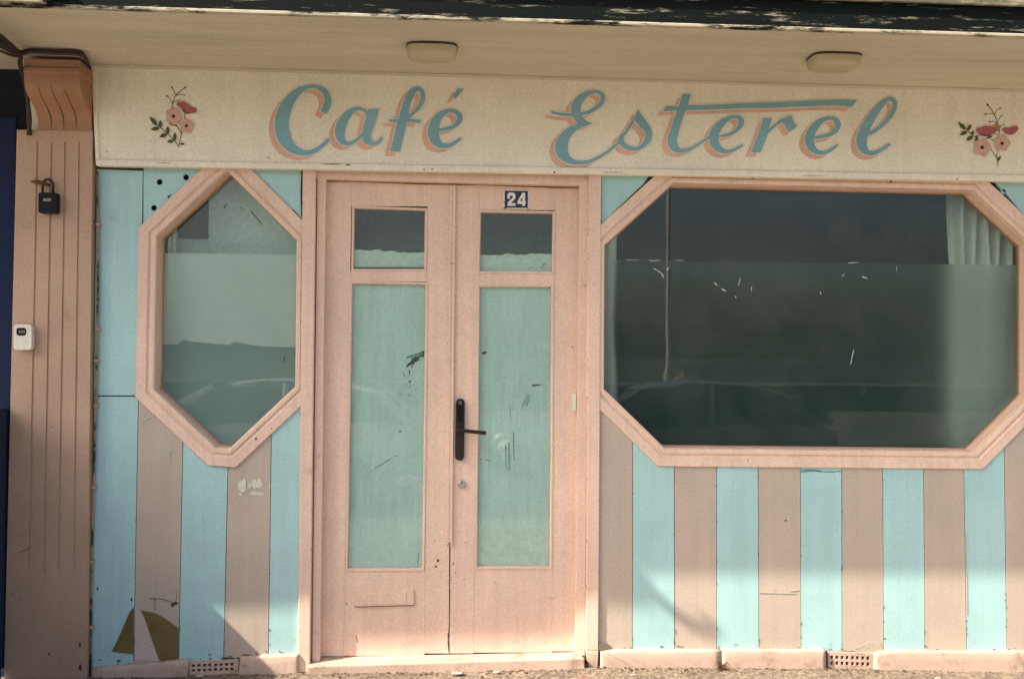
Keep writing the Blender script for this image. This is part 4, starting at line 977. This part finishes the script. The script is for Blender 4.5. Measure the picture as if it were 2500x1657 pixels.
# ------------------------------------------------------------------ across the street (seen in the glass)
def car(x0, y, col, label):
    """small hatchback pointing towards -x, nose at x0"""
    zr = -.17; T = thing('parked_car', label, 'car', (x0+2.05, y, zr), 'cars parked along the kerb')
    pr_ = .045 if col[0] > .5 else .03; pm, nt, bs = mat('car_paint'); bs.inputs['Base Color'].default_value = (*col, 1); bs.inputs['Roughness'].default_value = .25; bs.inputs['Coat Weight'].default_value = .6
    st = [(0, .36, .52, .62), (.10, .28, .68, .78), (.45, .22, .80, .84), (1.05, .20, .90, .86), (1.6, .20, .96, .87), (2.6, .20, .98, .87), (3.4, .22, .99, .86), (3.85, .26, .97, .82), (4.05, .38, .88, .74)]
    b = new(); rings = []
    for sx_, zb_, zt_, hw in st:
        prof = [(hw*.86, zb_), (hw, zb_+.12), (hw*1.02, (zb_+zt_)/2), (hw*.97, zt_-.06), (hw*.86, zt_)]
        pts = [(-w_, z) for w_, z in prof]+[(w_, z) for w_, z in prof[::-1]]
        rings.append([b.verts.new((x0+sx_, y+q, zr+z)) for q, z in pts])
    for a, c in zip(rings, rings[1:]):
        for k in range(10): b.faces.new((a[k], a[(k+1) % 10], c[(k+1) % 10], c[k]))
    b.faces.new(rings[0]); b.faces.new(rings[-1][::-1])
    o = part('body', b, pm, T, smooth=True); md = o.modifiers.new('sub', 'SUBSURF'); md.levels = md.render_levels = 2
    cab = [(1.05, .90, .90, .72), (1.25, .92, 1.04, .72), (1.80, .94, 1.34, .66), (2.3, .95, 1.41, .64), (3.0, .95, 1.39, .64), (3.55, .95, 1.26, .66), (3.92, .93, .99, .70)]
    b = new(); rings = []
    for sx_, zb_, zt_, hw in cab:
        k = (zt_-zb_)/.46
        rings.append([b.verts.new((x0+sx_, y+q, zr+z)) for q, z in ((-.76, zb_), (-.76+.10*k, zt_-.05*k), (-.56, zt_), (.56, zt_), (.76-.10*k, zt_-.05*k), (.76, zb_))])
    for a, c in zip(rings, rings[1:]):
        for k in range(6): b.faces.new((a[k], a[(k+1) % 6], c[(k+1) % 6], c[k]))
    b.faces.new(rings[0]); b.faces.new(rings[-1][::-1])
    gm, nt, gs = mat('car_glass'); gs.inputs['Base Color'].default_value = (.01, .014, .016, 1); gs.inputs['Roughness'].default_value = .06
    part('cabin_glass', b, gm, T, smooth=True)
    b = new()
    roof = [(1.72, 1.325), (2.0, 1.40), (2.4, 1.43), (3.0, 1.41), (3.5, 1.30), (3.62, 1.25)]
    A = [[b.verts.new((x0+sx_, y+q, zr+z-(abs(q)/.62)**4*.05)) for q in (-.64, -.5, -.25, 0, .25, .5, .64)] for sx_, z in roof]
    for p, q in zip(A, A[1:]):
        for k in range(6): b.faces.new((p[k], p[k+1], q[k+1], q[k]))
    o = part('roof', b, pm, T, smooth=True); md = o.modifiers.new('solid', 'SOLIDIFY'); md.thickness = .03
    for s in (-1, 1):
        b = new()
        tube(b, [(x0+1.02, y+s*.80, zr+.93), (x0+1.40, y+s*.76, zr+1.13), (x0+1.76, y+s*.67, zr+1.34)], pr_, 6); part('pillar', b, pm, T)
        b = new(); tube(b, [(x0+2.55, y+s*.79, zr+.95), (x0+2.57, y+s*.68, zr+1.38)], .035, 6); part('pillar', b, pm, T)
        b = new(); tube(b, [(x0+3.95, y+s*.76, zr+.95), (x0+3.60, y+s*.66, zr+1.27)], .05, 6); part('pillar', b, pm, T)
        b = new(); v = bmesh.ops.create_icosphere(b, subdivisions=2, radius=.1)['verts']
        for q in v: q.co = Vector((q.co.x*1.0+x0+1.42, q.co.y*.9+y+s*.93, q.co.z*.75+zr+1.02))
        part('mirror', b, pm, T, smooth=True)
        b = new(); v = bmesh.ops.create_icosphere(b, subdivisions=2, radius=.12)['verts']
        for q in v: q.co = Vector((q.co.x*.9+x0+.16, q.co.y*1.3+y+s*.58, q.co.z*.7+zr+.66))
        part('headlight', b, ENAMEL, T, smooth=True)
        b = new(); box(b, x0+3.93, x0+4.03, y+s*.62-.08, y+s*.62+.08, zr+.70, zr+.86); part('tail_light', b, plain('red_lens', (.25, .01, .01), .2), T)
        for wx in (.78, 3.28):
            b = new(); tube(b, [(x0+wx, y+s*.68, zr+.30), (x0+wx, y+s*.70, zr+.30), (x0+wx, y+s*.86, zr+.30), (x0+wx, y+s*.88, zr+.30)], [.26, .30, .30, .26], 24); wh = part('wheel', b, plain('tyre_rubber', (.02, .02, .02), .8), T)
            b = new(); tube(b, [(x0+wx, y+s*.84, zr+.30), (x0+wx, y+s*.893, zr+.30)], [.19, .17], 16); part('rim', b, STEEL, wh)
    return T
car(-4.45, -7.0, (.78, .78, .74), 'white hatchback parked at the kerb, reflected in the small octagonal window')
car(.45, -7.0, (.035, .05, .045), 'dark hatchback parked at the kerb, reflected in the wide window')
T = thing('street_lamp', 'tall street lamp across the road, reflected in the wide window', 'street lamp', (5.45, -20, -.07))
GALV = plain('painted_post', (.45, .40, .30), .6)
b = new(); tube(b, [(5.45, -20, -.07), (5.45, -20, .03), (5.45, -20, 1.15), (5.45, -20, 1.2), (5.45, -20, 7)], [.13, .11, .10, .062, .045], 12); part('post', b, GALV, T, smooth=True)
b = new(); tube(b, [(5.45, -20, 6.9), (5.45, -19.6, 7.3), (5.45, -18.9, 7.4)], .035, 8); part('arm', b, GALV, T, smooth=True)
b = new(); box(b, 5.34, 5.56, -18.9, -18.3, 7.34, 7.46); part('lantern', b, GALV, T, bevel=.03)
T = thing('sea_wall', 'low stone sea wall across the road along the shore', 'wall', (0, -25, 0))
b = new(); box(b, -120, 160, -25.5, -25, -.3, .62); part('wall', b, STONE, T)
for k in range(34):
    b = new(); x = -30+k*2.0; box(b, x, x+1.985, -25.55, -24.95, .623, .72+random.uniform(-.004, .004)); part('coping_stone', b, STONE, T, bevel=.01)
proto = None
for px_, lb_ in ((1707, 'white notice plate on the sea wall beside the street lamp, reflected in the wide window'), (1855, 'white notice plate in the middle of the reflected sea wall'), (2130, 'white notice plate on the reflected sea wall nearest the curtain')):
    x = (px_-1107)/F*29.9
    if proto is None:
        proto = thing('notice_plate', lb_, 'notice', (x, -24.99, .57), 'white plates along the sea wall')
        b = new(); box(b, x-.11, x+.11, -24.99, -24.96, .44, .70); part('plate', b, ENAMEL, proto, bevel=.006)
        b = new(); box(b, x-.02, x+.02, -25.0, -24.985, .40, .44); part('bracket', b, STEEL, proto)
    else: copy_tree(proto, None, (x, -24.99, .57))['label'] = lb_
def seated(x, y, z, lean_, top, trousers, hair, label):
    """person sitting on the wall, back half turned to the street"""
    T = thing('person', label, 'person', (x, y, z))
    me = bpy.data.meshes.new('body'); 
    J = [((0, 0, .10), .15), ((lean_*.3, 0, .32), .14), ((lean_*.7, 0, .52), .155), ((lean_, 0, .60), .06), ((lean_*1.05, .01, .66), .055), ((lean_*1.1, .03, .76), .095), ((lean_*1.1, .03, .85), .08),
         ((lean_*.7-.19, 0, .54), .06), ((lean_*.6-.25, .06, .32), .045), ((-.16, .22, .18), .035), ((lean_*.7+.19, 0, .54), .06), ((lean_*.6+.25, .06, .32), .045), ((.16, .22, .18), .035),
         ((-.10, .10, .08), .09), ((-.12, .48, .07), .07), ((-.12, .52, -.36), .045), ((-.12, .64, -.40), .035), ((.10, .10, .08), .09), ((.12, .48, .07), .07), ((.12, .52, -.36), .045), ((.12, .64, -.40), .035)]
    E_ = [(0,1),(1,2),(2,3),(3,4),(4,5),(5,6),(2,7),(7,8),(8,9),(2,10),(10,11),(11,12),(0,13),(13,14),(14,15),(15,16),(0,17),(17,18),(18,19),(19,20)]
    me.from_pydata([p for p, r in J], E_, []); o = link('body', me, T)
    sk = o.modifiers.new('skin', 'SKIN'); md = o.modifiers.new('sub', 'SUBSURF'); md.levels = md.render_levels = 1
    for v, (p, r) in zip(me.skin_vertices[0].data, J): v.radius = (r, r)
    me.skin_vertices[0].data[0].use_root = True; me.materials.append(top)
    b = new(); v = bmesh.ops.create_icosphere(b, subdivisions=2, radius=.115)['verts']
    for q in v: q.co = Vector((q.co.x*.95, q.co.y, q.co.z*1.05))+Vector((x+lean_*1.1, y+.0, z+.83))
    part('hair', b, hair, T, smooth=True)
seated((1690-1107)/F*29.9, -26.0, .34, .06, plain('tan_shirt', (.42, .34, .25), .9), None, plain('dark_hair', (.02, .015, .012), .7), 'person in a tan top sitting behind the sea wall beside the street lamp')
seated((1760-1107)/F*29.9, -26.0, .16, -.12, plain('dark_jacket', (.03, .03, .035), .9), None, bpy.data.materials['dark_hair'], 'person in dark clothes sitting low behind the sea wall further from the lamp')
